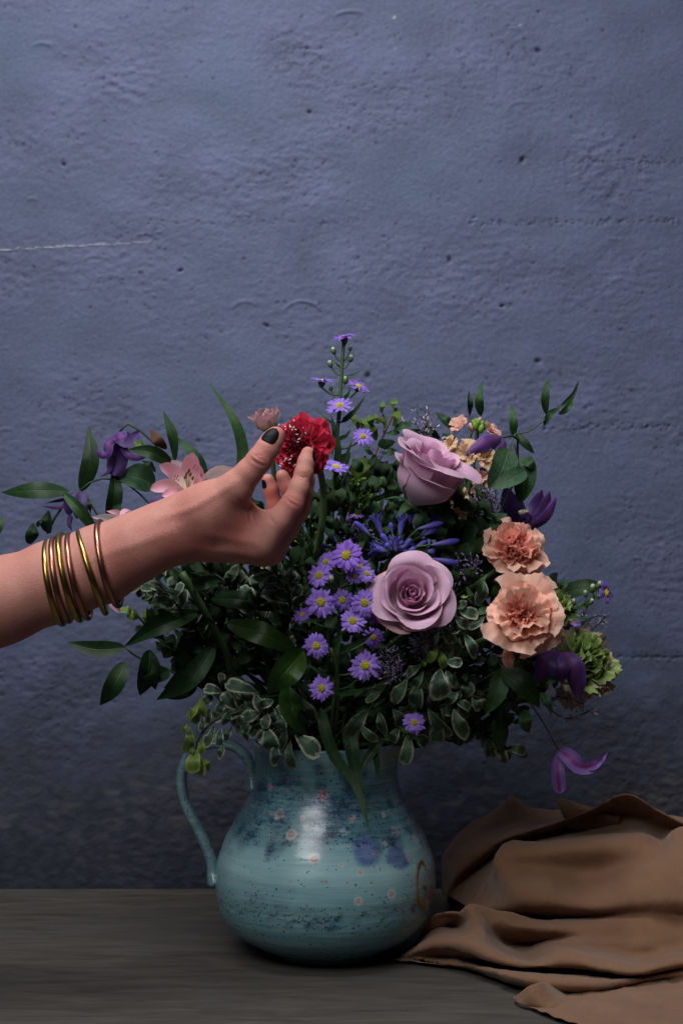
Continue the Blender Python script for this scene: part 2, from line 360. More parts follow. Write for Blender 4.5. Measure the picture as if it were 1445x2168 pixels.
def jug_material():
    m = NT('speckled_turquoise_glaze'); pos = m.n('TexCoord').outputs['Object']
    a = m.n('Attribute'); a.attribute_name = 'paint'
    st = m.noise(m.scale(pos, (1, 1, 9)), 14, 5, .6); st2 = m.noise(m.scale(pos, (2, 2, 40)), 9, 4, .6)
    c = m.mix(m.mapr(st, .3, .7, .0, .30), a.outputs[0], (.07, .19, .22)); c = m.mix(m.mapr(st2, .45, .75, 0, .3), c, (.52, .66, .65))
    vo = m.n('TexVoronoi', i_Scale=430.0); m.t.links.new(pos, vo.inputs['Vector'])
    vo2 = m.n('TexVoronoi', i_Scale=250.0); m.t.links.new(pos, vo2.inputs['Vector'])
    al = a.outputs['Alpha']
    dens = m.math('ADD', m.math('MULTIPLY', al, .95), m.mapr(m.noise(pos, 45, 3), .45, .75, 0, .35))
    s1 = m.math('MULTIPLY', m.mapr(vo.outputs[0], .22, .36, 1, 0), m.math('LESS_THAN', m.sep(vo.outputs[1])[0], m.math('MULTIPLY', dens, .85)))
    s2 = m.math('MULTIPLY', m.mapr(vo2.outputs[0], .16, .30, 1, 0), m.math('LESS_THAN', m.sep(vo2.outputs[1])[1], m.math('MULTIPLY', dens, .45)))
    c = m.mix(m.math('MULTIPLY', m.math('MAXIMUM', s1, s2), .85), c, (.010, .028, .055))
    mt = m.math('MULTIPLY', m.mapr(m.noise(m.scale(pos, (1, 1, 1.8)), 95, 5, .68, dist=.5), .50, .60), m.mapr(al, .25, .9, 0, .85)); c = m.mix(mt, c, (.016, .045, .085))
    m.set(Base_Color=c, Roughness=m.mapr(st, .3, .7, .20, .34), Coat_Weight=.25, Coat_Roughness=.22, Normal=m.bump(m.math('ADD', st, m.math('MULTIPLY', m.noise(pos, 40, 2), .5)), .16, .0025))
    m.b.inputs['Specular IOR Level'].default_value = .5
    return m.mat
M_jug = jug_material()
JUG = thing('jug', 'speckled turquoise ceramic jug holding the whole bouquet', 'jug', (JX, 0, 0))
nz, na = 230, 620
ring = JPs[np.linspace(0, 150, nz).astype(int)]
# body: outside wall, lip, then down the inside
outer = resample(np.c_[JP, np.zeros(len(JP))], nz)[:, :2]
inner = [(.1782, .0604), (.1783, .0592), (.1770, .0581), (.165, .0568), (.14, .0590), (.10, .0800), (.0608, .0890), (.03, .082), (.008, .05), (.006, .0)]
pr = np.vstack([[(0.0015, .001), (.0015, .040), (.0, .0425)], outer, inner]); th = np.linspace(0, 2*math.pi, na, endpoint=False)
rr = np.random.RandomState(2)
Z = np.repeat(pr[:, 0][:, None], na, 1); Rr = np.repeat(pr[:, 1][:, None], na, 1)
Rr = Rr*(1+.0016*np.sin(Z*330+1.0)+.0025*np.sin(2*th+.7)[None]+.0012*np.sin(3*th)[None])
sp = np.exp(-(((th+math.pi) % (2*math.pi)-math.pi)/.33)**2)[None]*np.clip((Z-.150)/.028, 0, 1)**2*.010     # pouring lip on the right
X = (Rr+sp)*np.cos(th)[None]; Yy = (Rr+sp*.2)*np.sin(th)[None]
jv = np.stack([X+JX, Yy, Z], -1).reshape(-1, 3); jf = grid_faces(len(pr)-1, na-1, True)
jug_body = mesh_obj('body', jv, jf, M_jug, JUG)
def lerp(c, d, a): return c*(1-a[:, None])+np.array(d)[None]*a[:, None]
def nz3(p, s, seed):
    """cheap smooth value noise"""
    r = np.random.RandomState(seed); o = np.zeros(len(p))
    for i in range(7):
        k = r.normal(size=3)*s*(1+i*.35); o += np.sin(p@k+r.uniform(0, 6.3))/(1+i*.3)
    return o/3
zc = jv[:, 2]; q = jv-np.array([JX, 0, 0])
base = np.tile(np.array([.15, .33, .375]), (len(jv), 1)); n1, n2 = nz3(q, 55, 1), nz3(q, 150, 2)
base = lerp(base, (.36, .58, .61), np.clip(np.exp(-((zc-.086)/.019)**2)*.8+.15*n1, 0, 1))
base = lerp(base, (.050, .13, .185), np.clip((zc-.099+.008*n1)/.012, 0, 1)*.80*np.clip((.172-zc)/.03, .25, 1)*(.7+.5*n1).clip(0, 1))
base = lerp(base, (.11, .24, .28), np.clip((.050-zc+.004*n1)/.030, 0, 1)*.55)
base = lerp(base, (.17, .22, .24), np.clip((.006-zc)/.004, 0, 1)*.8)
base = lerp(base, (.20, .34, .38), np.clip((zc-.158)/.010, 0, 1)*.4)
speck = np.clip((zc-.100)/.008, 0, 1)*np.clip((.160-zc)/.02, 0, 1)*(.55+.55*n1)+np.exp(-((zc-.047-.012*np.sin(th)[None].repeat(len(pr), 0).ravel()*0)/.012)**2)*(.55+.45*n2)+.05
def zpx(zx, zy): return 340+.429*zx, 1500+.429*zy
def blob(zx, zy, rz, col, a=1.0, soft=.5, sy=1.0, rag=.35, seed=0, spk=0.0):
    global base, speck
    c = jug_pt(*zpx(zx, zy)); r = rz*.429*S
    d = jv-c[None]; d[:, 2] /= sy
    dist = np.linalg.norm(d, axis=1)/r*(1+rag*nz3(q, .8/r, seed))
    m_ = np.clip((1-dist)/soft, 0, 1)*a; base = lerp(base, col, m_); speck = speck+spk*m_
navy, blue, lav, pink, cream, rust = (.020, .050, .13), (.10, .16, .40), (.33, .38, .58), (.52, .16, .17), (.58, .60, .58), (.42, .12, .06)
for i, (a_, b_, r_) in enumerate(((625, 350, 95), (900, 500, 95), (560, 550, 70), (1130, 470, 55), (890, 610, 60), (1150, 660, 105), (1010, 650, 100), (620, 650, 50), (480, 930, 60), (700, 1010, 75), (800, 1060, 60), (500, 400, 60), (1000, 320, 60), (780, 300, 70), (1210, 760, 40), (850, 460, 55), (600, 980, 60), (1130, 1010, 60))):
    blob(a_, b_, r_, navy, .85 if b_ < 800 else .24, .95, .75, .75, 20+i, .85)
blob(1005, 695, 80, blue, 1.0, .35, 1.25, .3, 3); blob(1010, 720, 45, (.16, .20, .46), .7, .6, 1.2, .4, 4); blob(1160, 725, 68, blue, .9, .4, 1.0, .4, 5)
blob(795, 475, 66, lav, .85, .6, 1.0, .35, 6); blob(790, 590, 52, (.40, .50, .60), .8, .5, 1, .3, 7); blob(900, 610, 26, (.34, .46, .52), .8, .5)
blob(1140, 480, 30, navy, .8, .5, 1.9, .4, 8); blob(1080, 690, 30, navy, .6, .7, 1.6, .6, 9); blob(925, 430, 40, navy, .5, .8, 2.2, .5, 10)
for i, (a_, b_, r_, k) in enumerate(((805, 290, 20, 0), (625, 350, 28, 0), (585, 525, 32, 1), (545, 520, 20, 0), (645, 620, 32, 1), (800, 430, 44, 2), (757, 742, 36, 1), (385, 828, 12, 0), (815, 855, 16, 0), (920, 860, 15, 0), (895, 772, 14, 1),
        (1140, 915, 28, 1), (975, 950, 26, 1), (785, 1065, 18, 0), (605, 1090, 14, 0), (495, 905, 13, 0), (945, 540, 22, 2), (1100, 525, 18, 1), (1155, 610, 28, 2), (1255, 640, 22, 1), (1110, 665, 15, 1), (1220, 735, 18, 1), (1052, 715, 15, 0), (700, 540, 16, 1), (710, 355, 16, 0), (985, 810, 19, 1), (455, 540, 16, 0), (540, 385, 22, 2), (1085, 292, 14, 0), (850, 285, 15, 0), (715, 580, 15, 1))):
    if k == 1: blob(a_, b_, r_, cream, .85, .35, 1, .15, 40+i)
    if k == 2: blob(a_, b_, r_, (.42, .36, .50), .7, .5, 1, .3, 40+i)
    blob(a_, b_, r_*.55, pink, .85, .4, 1, .3, 60+i); blob(a_, b_, r_*.22, cream if k else rust, .7, .6, 1, .2, 80+i)
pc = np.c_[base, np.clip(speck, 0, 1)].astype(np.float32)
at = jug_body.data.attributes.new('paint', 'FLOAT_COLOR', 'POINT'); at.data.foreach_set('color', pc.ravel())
# handle: a flattened strap
hp = [(536, 1672), (533, 1640), (524, 1606), (500, 1582), (465, 1573), (428, 1579), (399, 1601), (385, 1640), (388, 1685), (405, 1728), (428, 1772), (446, 1818), (452, 1848), (458, 1868)]
v, f, uv = tube_data([P(x, y, 0) for x, y in hp], .0046, n=70, m=20, flat=1.9, nh=(0, -1, 0), rf=lambda t: .0046+.0030*np.exp(-((t-0)/.05)**2)+.0030*np.exp(-((t-1)/.045)**2))
ho = mesh_obj('handle', v, f, M_jug, JUG)
hc = np.tile(np.array([.17, .29, .325, .30]), (len(v), 1)); hc[:, :3] *= (1+.25*nz3(v, 120, 5))[:, None]
at = ho.data.attributes.new('paint', 'FLOAT_COLOR', 'POINT'); at.data.foreach_set('color', hc.astype(np.float32).ravel())
# hand-painted lettering near the right edge
M_ochre = plain_mat('ochre_lettering', (.30, .115, .022), .35); M_rust = plain_mat('faded_rust_lettering', (.20, .10, .11), .35)
def letter(pts, wz, mat, n=26):
    c = [jug_pt(*zpx(a, b), .0002) for a, b in pts]; T = resample(c, n); nrm = T-np.array([JX, 0, 0]); nrm[:, 2] = 0; nrm = unit(nrm)
    t = np.linspace(0, 1, n+1); w = wz*.429*S*(.55+.45*np.sin(t*math.pi*2.2+.4)**2); tg = unit(np.gradient(T, axis=0)); b = np.cross(tg, nrm)
    G = np.stack([T+b*w[:, None]+nrm*.0001, T+nrm*.0006, T-b*w[:, None]+nrm*.0001], 1).reshape(-1, 3)
    return mesh_obj('letter', G, grid_faces(n, 2), mat, JUG)
tag(letter([(1306, 790), (1296, 765), (1280, 762), (1268, 800), (1264, 860), (1266, 925), (1278, 968), (1295, 970), (1306, 940), (1309, 885), (1300, 880), (1291, 884)], 11, M_ochre, 44), 'ochre hand painted capital G')
letter([(1335, 872), (1328, 895), (1328, 925), (1334, 940), (1340, 920), (1341, 890), (1336, 872)], 5, M_rust)
letter([(1212, 476), (1232, 530), (1254, 575), (1272, 625), (1290, 680)], 6, M_rust); letter([(1236, 500), (1252, 530), (1270, 580), (1290, 622), (1306, 668)], 5, M_rust)

# ------------------------------------------------------------------ brown cloth
def cloth_material():
    m = NT('brown_linen'); uv = m.n('TexCoord').outputs['UV']; pos = m.n('TexCoord').outputs['Object']
    w1 = m.n('TexWave', bands_direction='X', i_Scale=260.0, i_Distortion=1.5); w2 = m.n('TexWave', bands_direction='Y', i_Scale=330.0, i_Distortion=1.5)
    for w in (w1, w2): m.t.links.new(uv, w.inputs['Vector'])
    n = m.noise(pos, 30, 4); s = m.noise(m.scale(uv, (6, 240, 1)), 2, 3)
    c = m.mix(m.mapr(n, .3, .7), (.212, .110, .064), (.265, .142, .082)); c = m.mix(m.mapr(s, .5, .8, 0, .35), c, (.160, .085, .050))
    wv = m.math('ADD', w1.outputs[1], w2.outputs[1])
    cr = m.noise(m.scale(pos, (1, 1, 1)), 26, 4, .5, dist=1.0)
    m.set(Base_Color=c, Roughness=.9, Sheen_Weight=.2, Sheen_Roughness=.5, Normal=m.bump(wv, .3, .0006, m.bump(cr, .6, .006))); m.b.inputs['Specular IOR Level'].default_value = .12
    return m.mat
rows = [
 [(945, 1899, .20), (1000, 1899, .20), (1100, 1899, .20), (1250, 1899, .20), (1450, 1899, .20), (1640, 1899, .20)],
 [(935, 1880, .15), (945, 1800, .15), (1005, 1747, .15), (1062, 1713, .15), (1085, 1684, .145), (1122, 1716, .15), (1185, 1726, .15), (1280, 1722, .15), (1420, 1735, .15), (1640, 1760, .15)],
 [(938, 1890, .12), (955, 1815, .105), (1010, 1772, .10), (1065, 1752, .10), (1090, 1745, .10), (1130, 1742, .10), (1200, 1738, .10), (1290, 1725, .11), (1420, 1745, .11), (1640, 1780, .11)],
 [(945, 1896, .10), (970, 1850, .085), (1020, 1805, .075), (1075, 1773, .065), (1150, 1751, .065), (1240, 1719, .065), (1322, 1681, .06), (1385, 1712, .06), (1448, 1744, .06), (1640, 1830, .06)],
 [(950, 1898, .100), (980, 1862, .100), (1028, 1820, .098), (1078, 1786, .094), (1150, 1766, .098), (1250, 1742, .102), (1330, 1720, .104), (1390, 1752, .098), (1448, 1760, .085), (1640, 1820, .07)],
 [(958, 1902, .090), (988, 1872, .088), (1036, 1832, .084), (1074, 1796, .076), (1150, 1782, .072), (1255, 1766, .070), (1345, 1758, .070), (1394, 1776, .066), (1448, 1768, .055), (1640, 1815, .05)],
 [(965, 1906, .080), (1002, 1880, .074), (1044, 1838, .060), (1068, 1786, .036), (1150, 1784, .030), (1260, 1772, .026), (1362, 1768, .026), (1402, 1781, .030), (1448, 1748, .014), (1640, 1765, .01)],
 [(975, 1912, .068), (1012, 1896, .060), (1040, 1866, .044), (1052, 1815, .022), (1150, 1806, .012), (1260, 1796, .006), (1360, 1790, .006), (1410, 1795, .004), (1448, 1778, -.002), (1640, 1795, -.01)],
 [(985, 1918, .060), (1022, 1906, .048), (1046, 1888, .034), (1066, 1848, .014), (1150, 1838, .014), (1240, 1842, .016), (1330, 1828, .002), (1400, 1818, -.010), (1448, 1806, -.018), (1640, 1830, -.02)],
 [(993, 1924, .048), (1030, 1917, .036), (1054, 1906, .020), (1084, 1884, -.002), (1150, 1878, -.010), (1240, 1888, -.006), (1340, 1872, -.022), (1400, 1864, -.032), (1448, 1860, -.036), (1640, 1880, -.04)],
 [(998, 1929, .040), (1036, 1926, .026), (1068, 1924, .010), (1105, 1920, -.006), (1165, 1920, -.018), (1260, 1922, -.024), (1350, 1912, -.036), (1400, 1906, -.044), (1448, 1902, -.048), (1640, 1915, -.05)],
 [(1000, 1932, .050), (1040, 1932, .046), (1075, 1935, .042), (1115, 1940, .034), (1170, 1943, .020), (1260, 1940, -.008), (1360, 1932, -.030), (1448, 1928, -.044), (1640, 1938, -.05)],
 [(985, 1925, .012), (1015, 1926, .004), (1055, 1938, .000), (1110, 1946, -.004), (1170, 1948, -.010), (1260, 1946, -.02), (1360, 1942, -.034), (1448, 1938, -.04), (1640, 1945, -.045)],
 [(868, 2014, -.012), (898, 1968, -.016), (920, 1938, -.020), (948, 1931, -.022), (975, 1930, -.024), (994, 1913, -.026), (1020, 1922, -.026), (1060, 1952, -.026), (1120, 1966, -.030), (1210, 1975, -.034), (1330, 1990, -.044), (1448, 1985, -.05), (1640, 1985, -.06)],
 [(864, 2016, -.012), (906, 1972, -.008), (936, 1958, -.004), (966, 1962, .000), (1000, 1948, -.040), (1030, 1965, -.040), (1072, 1996, -.004), (1125, 2000, .004), (1190, 1992, -.044), (1290, 2012, -.050), (1360, 2028, -.052), (1448, 2008, -.060), (1640, 2008, -.07)],
 [(860, 2019, -.024), (904, 1984, -.036), (938, 1974, -.036), (975, 1978, -.052), (1012, 1984, -.068), (1060, 2012, -.060), (1115, 2024, -.040), (1180, 2004, -.070), (1275, 2022, -.080), (1356, 2040, -.085), (1448, 2018, -.080), (1640, 2014, -.09)],
 [(855, 2022, -.034), (903, 1992, -.054), (940, 1986, -.062), (985, 1988, -.078), (1030, 2006, -.088), (1085, 2027, -.090), (1135, 2033, -.082), (1195, 2014, -.092), (1270, 2030, -.104), (1352, 2048, -.108), (1448, 2030, -.10), (1640, 2020, -.10)],
 [(850, 2026, -.036), (900, 2010, -.056), (945, 2006, -.066), (990, 2016, -.082), (1040, 2034, -.096), (1095, 2045, -.102), (1150, 2046, -.100), (1210, 2043, -.108), (1280, 2054, -.118), (1350, 2060, -.118), (1448, 2042, -.105), (1640, 2032, -.105)],
 [(845, 2030, -.034), (900, 2026, -.040), (950, 2026, -.044), (1000, 2034, -.050), (1050, 2046, -.058), (1110, 2053, -.062), (1170, 2056, -.064), (1230, 2058, -.070), (1300, 2064, -.082), (1352, 2068, -.100), (1448, 2050, -.095), (1640, 2042, -.11)],
 [(840, 2033, -.038), (900, 2034, -.048), (970, 2040, -.066), (1030, 2050, -.096), (1090, 2062, -.122), (1160, 2070, -.134), (1220, 2074, -.134), (1290, 2078, -.128), (1352, 2072, -.112), (1448, 2056, -.10), (1640, 2050, -.12)],
 [(839, 2034, -.040), (900, 2036, -.050), (975, 2046, -.068), (1040, 2062, -.098), (1095, 2078, -.126), (1165, 2090, -.140), (1225, 2094, -.140), (1290, 2092, -.130), (1352, 2080, -.112), (1448, 2062, -.102), (1640, 2055, -.122)],
 [(838, 2035, -.040), (900, 2038, -.046), (985, 2052, -.058), (1050, 2074, -.080), (1110, 2094, -.102), (1180, 2106, -.112), (1230, 2110, -.112), (1290, 2106, -.106), (1352, 2090, -.098), (1448, 2070, -.10), (1640, 2060, -.12)],
 [(1140, 2088, -.096), (1165, 2092, -.096), (1190, 2097, -.096), (1220, 2104, -.090), (1290, 2108, -.096), (1360, 2100, -.10), (1448, 2085, -.11), (1640, 2075, -.13)],
 [(1150, 2079, -.152), (1162, 2092, -.154), (1188, 2112, -.152), (1230, 2128, -.146), (1300, 2136, -.140), (1380, 2134, -.14), (1448, 2128, -.14), (1640, 2110, -.15)],
 [(1118, 2088, -.164), (1132, 2108, -.170), (1165, 2136, -.174), (1215, 2160, -.176), (1300, 2178, -.180), (1400, 2184, -.185), (1480, 2180, -.185), (1640, 2170, -.19)],
 [(1088, 2114, -.152), (1104, 2134, -.164), (1150, 2166, -.172), (1215, 2200, -.195), (1300, 2230, -.215), (1400, 2250, -.225), (1500, 2255, -.23), (1640, 2250, -.23)],
 [(1086, 2130, -.142), (1100, 2146, -.156), (1148, 2178, -.184), (1215, 2220, -.21), (1300, 2260, -.235), (1400, 2290, -.25), (1500, 2300, -.255), (1640, 2300, -.255)],
]
NSx = 150
R_ = np.array([resample([P(*p) for p in r], NSx) for r in rows])
G = np.stack([resample(R_[:, j], 190) for j in range(NSx+1)], 1)          # across the folds
ii, jj = np.meshgrid(np.arange(191)/190, np.arange(NSx+1)/NSx, indexing='ij')
flatp = G.reshape(-1, 3).copy()
ax_ = unit(np.gradient(G, axis=1)).reshape(-1, 3); nv_ = unit(np.cross(ax_, unit(np.gradient(G, axis=0)).reshape(-1, 3)))
w_ = flatp@np.array([14., 30, 90])+1.6*nz3(flatp, 40, 31); w2_ = flatp@np.array([-60., 20, 70])+1.3*nz3(flatp, 55, 33)      # slack wrinkles: sharp valleys, round tops
fold_ = (np.abs(np.sin(w_))**.45-.5)*np.clip(.4+nz3(flatp, 26, 32), 0, 1.2)+.7*(np.abs(np.sin(w2_))**.6-.5)*np.clip(.2+nz3(flatp, 33, 34), 0, 1.2)
flatp += nv_*(.0027*fold_+.0009*nz3(flatp, 120, 4))[:, None]
flatp[:, 2] = np.maximum(flatp[:, 2], .0025+.0012*(1+nz3(flatp, 120, 8)))
cuv = np.c_[jj.ravel(), ii.ravel()]
# a small turned-up flap between the two rear folds
fl = [[P(1172, 1691, .088), P(1190, 1691, .088), P(1225, 1701, .09), P(1275, 1718, .092), P(1310, 1726, .095)],
      [P(1180, 1705, .080), P(1196, 1708, .078), P(1228, 1715, .082), P(1272, 1726, .084), P(1310, 1735, .09)],
      [P(1192, 1730, .084), P(1208, 1735, .082), P(1235, 1738, .086), P(1270, 1744, .09), P(1310, 1748, .095)],
      [P(1205, 1752, .092), P(1215, 1756, .092), P(1240, 1758, .094), P(1270, 1760, .096), P(1310, 1760, .10)]]
F_ = np.array([resample(r, 16) for r in fl]); F_ = np.stack([resample(F_[:, j], 12) for j in range(17)], 1)
f2 = F_.reshape(-1, 3); u2 = np.c_[np.tile(np.linspace(.3, .45, 17), 13), np.repeat(np.linspace(0, .1, 13), 17)]
cv, cf, cu = merge([(flatp, grid_faces(190, NSx), cuv), (f2, grid_faces(12, 16), u2)])
cl = mesh_obj('cloth', cv, cf, cloth_material(), loc=tuple(P(1200, 2060, -.05)), uvs=cu)
sm = cl.modifiers.new('smooth', 'SMOOTH'); sm.factor = .4; sm.iterations = 1
so = cl.modifiers.new('thick', 'SOLIDIFY'); so.thickness = .0004; so.offset = -1
tag(cl, 'crumpled brown linen cloth heaped on the tabletop beside the jug', 'cloth')
# ------------------------------------------------------------------ arm and hand: one continuous skin
HY = -0.15
def skin_surface():
    prims = []
    def cone(a, b, ra, rb, k=.006):     # a, b = (px, py, dY); radii in photo pixels at the hand's depth
        A, B = V3(P(a[0], a[1], HY+a[2])), V3(P(b[0], b[1], HY+b[2])); prims.append((A, B, ra*pxm(1, HY), rb*pxm(1, HY), k))
    # forearm (two bones side by side make an oval)
    fa = [(-330, 1408, 96), (-140, 1331, 92), (0, 1272, 85), (120, 1229, 80), (215, 1193, 76), (290, 1157, 68), (345, 1131, 63), (395, 1118, 62)]
    for (x0, y0, r0), (x1, y1, r1) in zip(fa[:-1], fa[1:]):
        e0 = .002 if x0 < 250 else .006; e1 = .002 if x1 < 250 else .006
        cone((x0, y0, -e0), (x1, y1, -e1), r0-3, r1-3, .010); cone((x0, y0+2, e0+.004), (x1, y1+2, e1+.004), r0-6, r1-6, .012)
    # palm
    cone((375, 1124, .000), (470, 1134, -.002), 55, 49, .012); cone((470, 1134, -.002), (547, 1149, -.006), 49, 38, .012)
    cone((380, 1130, .018), (565, 1160, .016), 50, 38, .012); cone((380, 1132, .032), (556, 1163, .034), 44, 35, .012); cone((380, 1130, .042), (536, 1160, .050), 40, 30, .012)
    # index
    def finger(j, r, k=.0028, s=.92):
        r = [r[0]]+[x*s for x in r[1:]]
        for i in range(len(j)-1): cone(j[i], j[i+1], r[i], r[i+1], k if i else .006)
    finger([(551, 1146, -.009), (588, 1104, -.012), (619, 1066, -.012), (633, 1033, -.010), (643, 1001, -.008), (648, 978, -.006), (651.5, 960, -.005)], [38, 29.5, 25.5, 22.5, 20.5, 19, 16.0])
    finger([(570, 1158, .014), (606, 1118, .012), (633, 1078, .010), (643, 1045, .010), (647, 1015, .010), (645, 985, .008)], [36, 28, 25, 22, 20, 17])
    finger([(560, 1162, .034), (597, 1128, .032), (622, 1094, .030), (621, 1062, .028), (610, 1032, .026), (598, 1008, .024)], [34, 27, 24, 21, 19, 16])
    finger([(538, 1160, .052), (566, 1126, .050), (585, 1096, .046), (581, 1066, .042), (573, 1036, .038), (567, 1016, .036)], [30, 24, 21, 19, 18, 15])
    # thumb
    cone((405, 1092, -.008), (440, 1078, -.016), 50, 50, .014); cone((440, 1078, -.016), (498, 1034, -.026), 50, 33.5, .012)
    finger([(498, 1034, -.026), (526, 1001, -.030), (549, 974, -.032), (565, 951, -.031), (576, 934, -.029), (584, 922, -.028)], [33.5, 29, 27.5, 25.5, 24, 20], .0028, .95)
    cone((455, 1092, -.010), (520, 1110, -.008), 46, 30, .016); cone((500, 1075, -.012), (536, 1112, -.008), 26, 22, .012)       # web
    h = .00095
    lo = np.min([np.minimum(a-ra, b-rb) for a, b, ra, rb, k in prims], 0)-.006; hi = np.max([np.maximum(a+ra, b+rb) for a, b, ra, rb, k in prims], 0)+.006
    dim = np.ceil((hi-lo)/h).astype(int)+1
    d = np.full(dim, .05, np.float32)
    ax = [lo[i]+h*np.arange(dim[i]) for i in range(3)]
    for A, B, ra, rb, k in prims:
        pad = max(ra, rb)+k*1.6+.004; l = np.minimum(A, B)-pad; u = np.maximum(A, B)+pad
        sl = tuple(slice(max(0, int((l[i]-lo[i])/h)), min(dim[i], int((u[i]-lo[i])/h)+2)) for i in range(3))
        X, Y, Z = np.meshgrid(ax[0][sl[0]], ax[1][sl[1]], ax[2][sl[2]], indexing='ij', sparse=True)
        ba = B-A; L2 = ba@ba
        t = np.clip(((X-A[0])*ba[0]+(Y-A[1])*ba[1]+(Z-A[2])*ba[2])/L2, 0, 1)
        q = np.sqrt((X-A[0]-t*ba[0])**2+(Y-A[1]-t*ba[1])**2+(Z-A[2]-t*ba[2])**2)-(ra+(rb-ra)*t)
        o = d[sl]; hh = np.clip(k-np.abs(o-q), 0, None)/k
        d[sl] = np.minimum(o, q)-hh*hh*k*.25
    s = d < 0
    c = s[:-1, :-1, :-1].astype(np.int8)
    cnt = sum(s[i:dim[0]-1+i, j:dim[1]-1+j, k:dim[2]-1+k].astype(np.int8) for i in (0, 1) for j in (0, 1) for k in (0, 1))
    cells = np.argwhere((cnt > 0) & (cnt < 8)); idx = np.full(np.array(dim)-1, -1, np.int32); idx[tuple(cells.T)] = np.arange(len(cells))
    acc = np.zeros((len(cells), 3)); num = np.zeros(len(cells))
    cr = [(i, j, k) for i in (0, 1) for j in (0, 1) for k in (0, 1)]
    for a in cr:
        for b in cr:
            if sum(abs(x-y) for x, y in zip(a, b)) == 1 and a < b:
                da = d[tuple((cells+a).T)]; db = d[tuple((cells+b).T)]; m = (da < 0) != (db < 0)
                t = np.where(m, da/(da-db+1e-12), 0); acc += np.where(m[:, None], V3(a)+t[:, None]*(V3(b)-V3(a)), 0); num += m
    v = lo+h*(cells+acc/num[:, None]); faces = []
    for axn in range(3):
        o1, o2 = [(1, 2), (2, 0), (0, 1)][axn]; e = [0, 0, 0]; e[axn] = 1
        sa = s[tuple(slice(0, dim[i]-e[i]) for i in range(3))]; sb = s[tuple(slice(e[i], dim[i]) for i in range(3))]
        E = np.argwhere(sa != sb); E = E[(E[:, o1] > 0) & (E[:, o2] > 0)]; flip = sa[tuple(E.T)]
        def cell(d1, d2):
            q = E.copy(); q[:, o1] -= d1; q[:, o2] -= d2; return idx[tuple(q.T)]
        Q = np.stack([cell(1, 1), cell(0, 1), cell(0, 0), cell(1, 0)], 1); Q[~flip] = Q[~flip][:, ::-1]; faces.append(Q)
    F = np.vstack(faces)
    # relax the voxel steps
    ed = np.unique(np.sort(np.vstack([F[:, [0, 1]], F[:, [1, 2]], F[:, [2, 3]], F[:, [3, 0]]]), 1), axis=0)
    deg = np.bincount(ed.ravel(), minlength=len(v))[:, None]
    def lap(v):
        a = np.zeros_like(v)
        for i in range(3): a[:, i] = np.bincount(ed[:, 0], v[ed[:, 1], i], len(v))+np.bincount(ed[:, 1], v[ed[:, 0], i], len(v))
        return a/deg-v
    for i in range(10): v = v+.55*lap(v); v = v-.50*lap(v) if i < 8 else v
    # creases: joint folds of thumb and index, web lines; lines given as photo pixels on the side towards the camera
    fn = np.cross(v[F[:, 2]]-v[F[:, 0]], v[F[:, 3]]-v[F[:, 1]]); vn = np.zeros_like(v)
    for c_ in range(4):
        for i in range(3): vn[:, i] += np.bincount(F[:, c_], fn[:, i], len(v))
    vn = unit(vn); kk = S*(D+v[:, 1])/D; spx = v[:, 0]/kk+CX; spy = CY-(v[:, 2]-H)/kk; vis = (vn[:, 1] < .25)
    def crease(pts, wpx, depth):
        nonlocal v
        q = resample([(a, b, 0) for a, b in pts], 24)[:, :2]; dd = np.full(len(v), 1e9)
        box = vis & (spx > q[:, 0].min()-12) & (spx < q[:, 0].max()+12) & (spy > q[:, 1].min()-12) & (spy < q[:, 1].max()+12)
        w = np.where(box)[0]
        if len(w) == 0: return
        dx = np.hypot(spx[w][:, None]-q[:, 0][None], spy[w][:, None]-q[:, 1][None]); mi = dx.min(1); tt = dx.argmin(1)/24
        v[w] -= vn[w]*(depth*np.exp(-(mi/wpx)**2)*np.sin(np.clip(tt, .05, .95)*math.pi)**.5)[:, None]
    crease([(529, 968), (536, 975), (546, 981), (556, 986), (563, 984)], 2.6, .0009); crease([(536, 960), (543, 966), (552, 972), (562, 976)], 2.2, .0006); crease([(541, 965), (549, 963), (557, 968)], 2.0, .0005); crease([(533, 972), (541, 981), (551, 988)], 2.0, .0004)
    crease([(630, 1006), (640, 1010), (652, 1009)], 2.6, .0007); crease([(605, 1056), (618, 1066), (632, 1073)], 3.0, .0007); crease([(571, 1092), (575, 1102), (580, 1108)], 3, .0008)
    crease([(532, 1060), (528, 1080), (531, 1100), (540, 1118)], 3.0, .0011); crease([(541, 1090), (545, 1108), (550, 1120)], 2.6, .0007); crease([(526, 1082), (514, 1078)], 3, .0005)
    crease([(548, 1195), (560, 1189), (570, 1180)], 2.6, .0005); crease([(612, 1050), (624, 1058), (636, 1064)], 2.2, .0004); crease([(634, 1000), (644, 1003), (654, 1002)], 2.0, .0004)
    crease([(360, 1075), (352, 1100), (356, 1130)], 3.5, .0004); crease([(376, 1070), (368, 1100), (374, 1125)], 3.0, .0004)
    crease([(330, 1098), (400, 1078), (450, 1050), (500, 1020)], 9, -.0010); crease([(200, 1180), (290, 1150), (380, 1120)], 12, -.0007); crease([(430, 1130), (490, 1140), (545, 1150)], 10, -.0007); crease([(410, 1160), (480, 1168), (540, 1175)], 8, -.0005)
    crease([(500, 1052), (512, 1066), (520, 1082)], 3.5, .0006); crease([(486, 1060), (498, 1074), (506, 1092)], 4, .0004)
    return v, F, vn
sv, sf, svn = skin_surface()
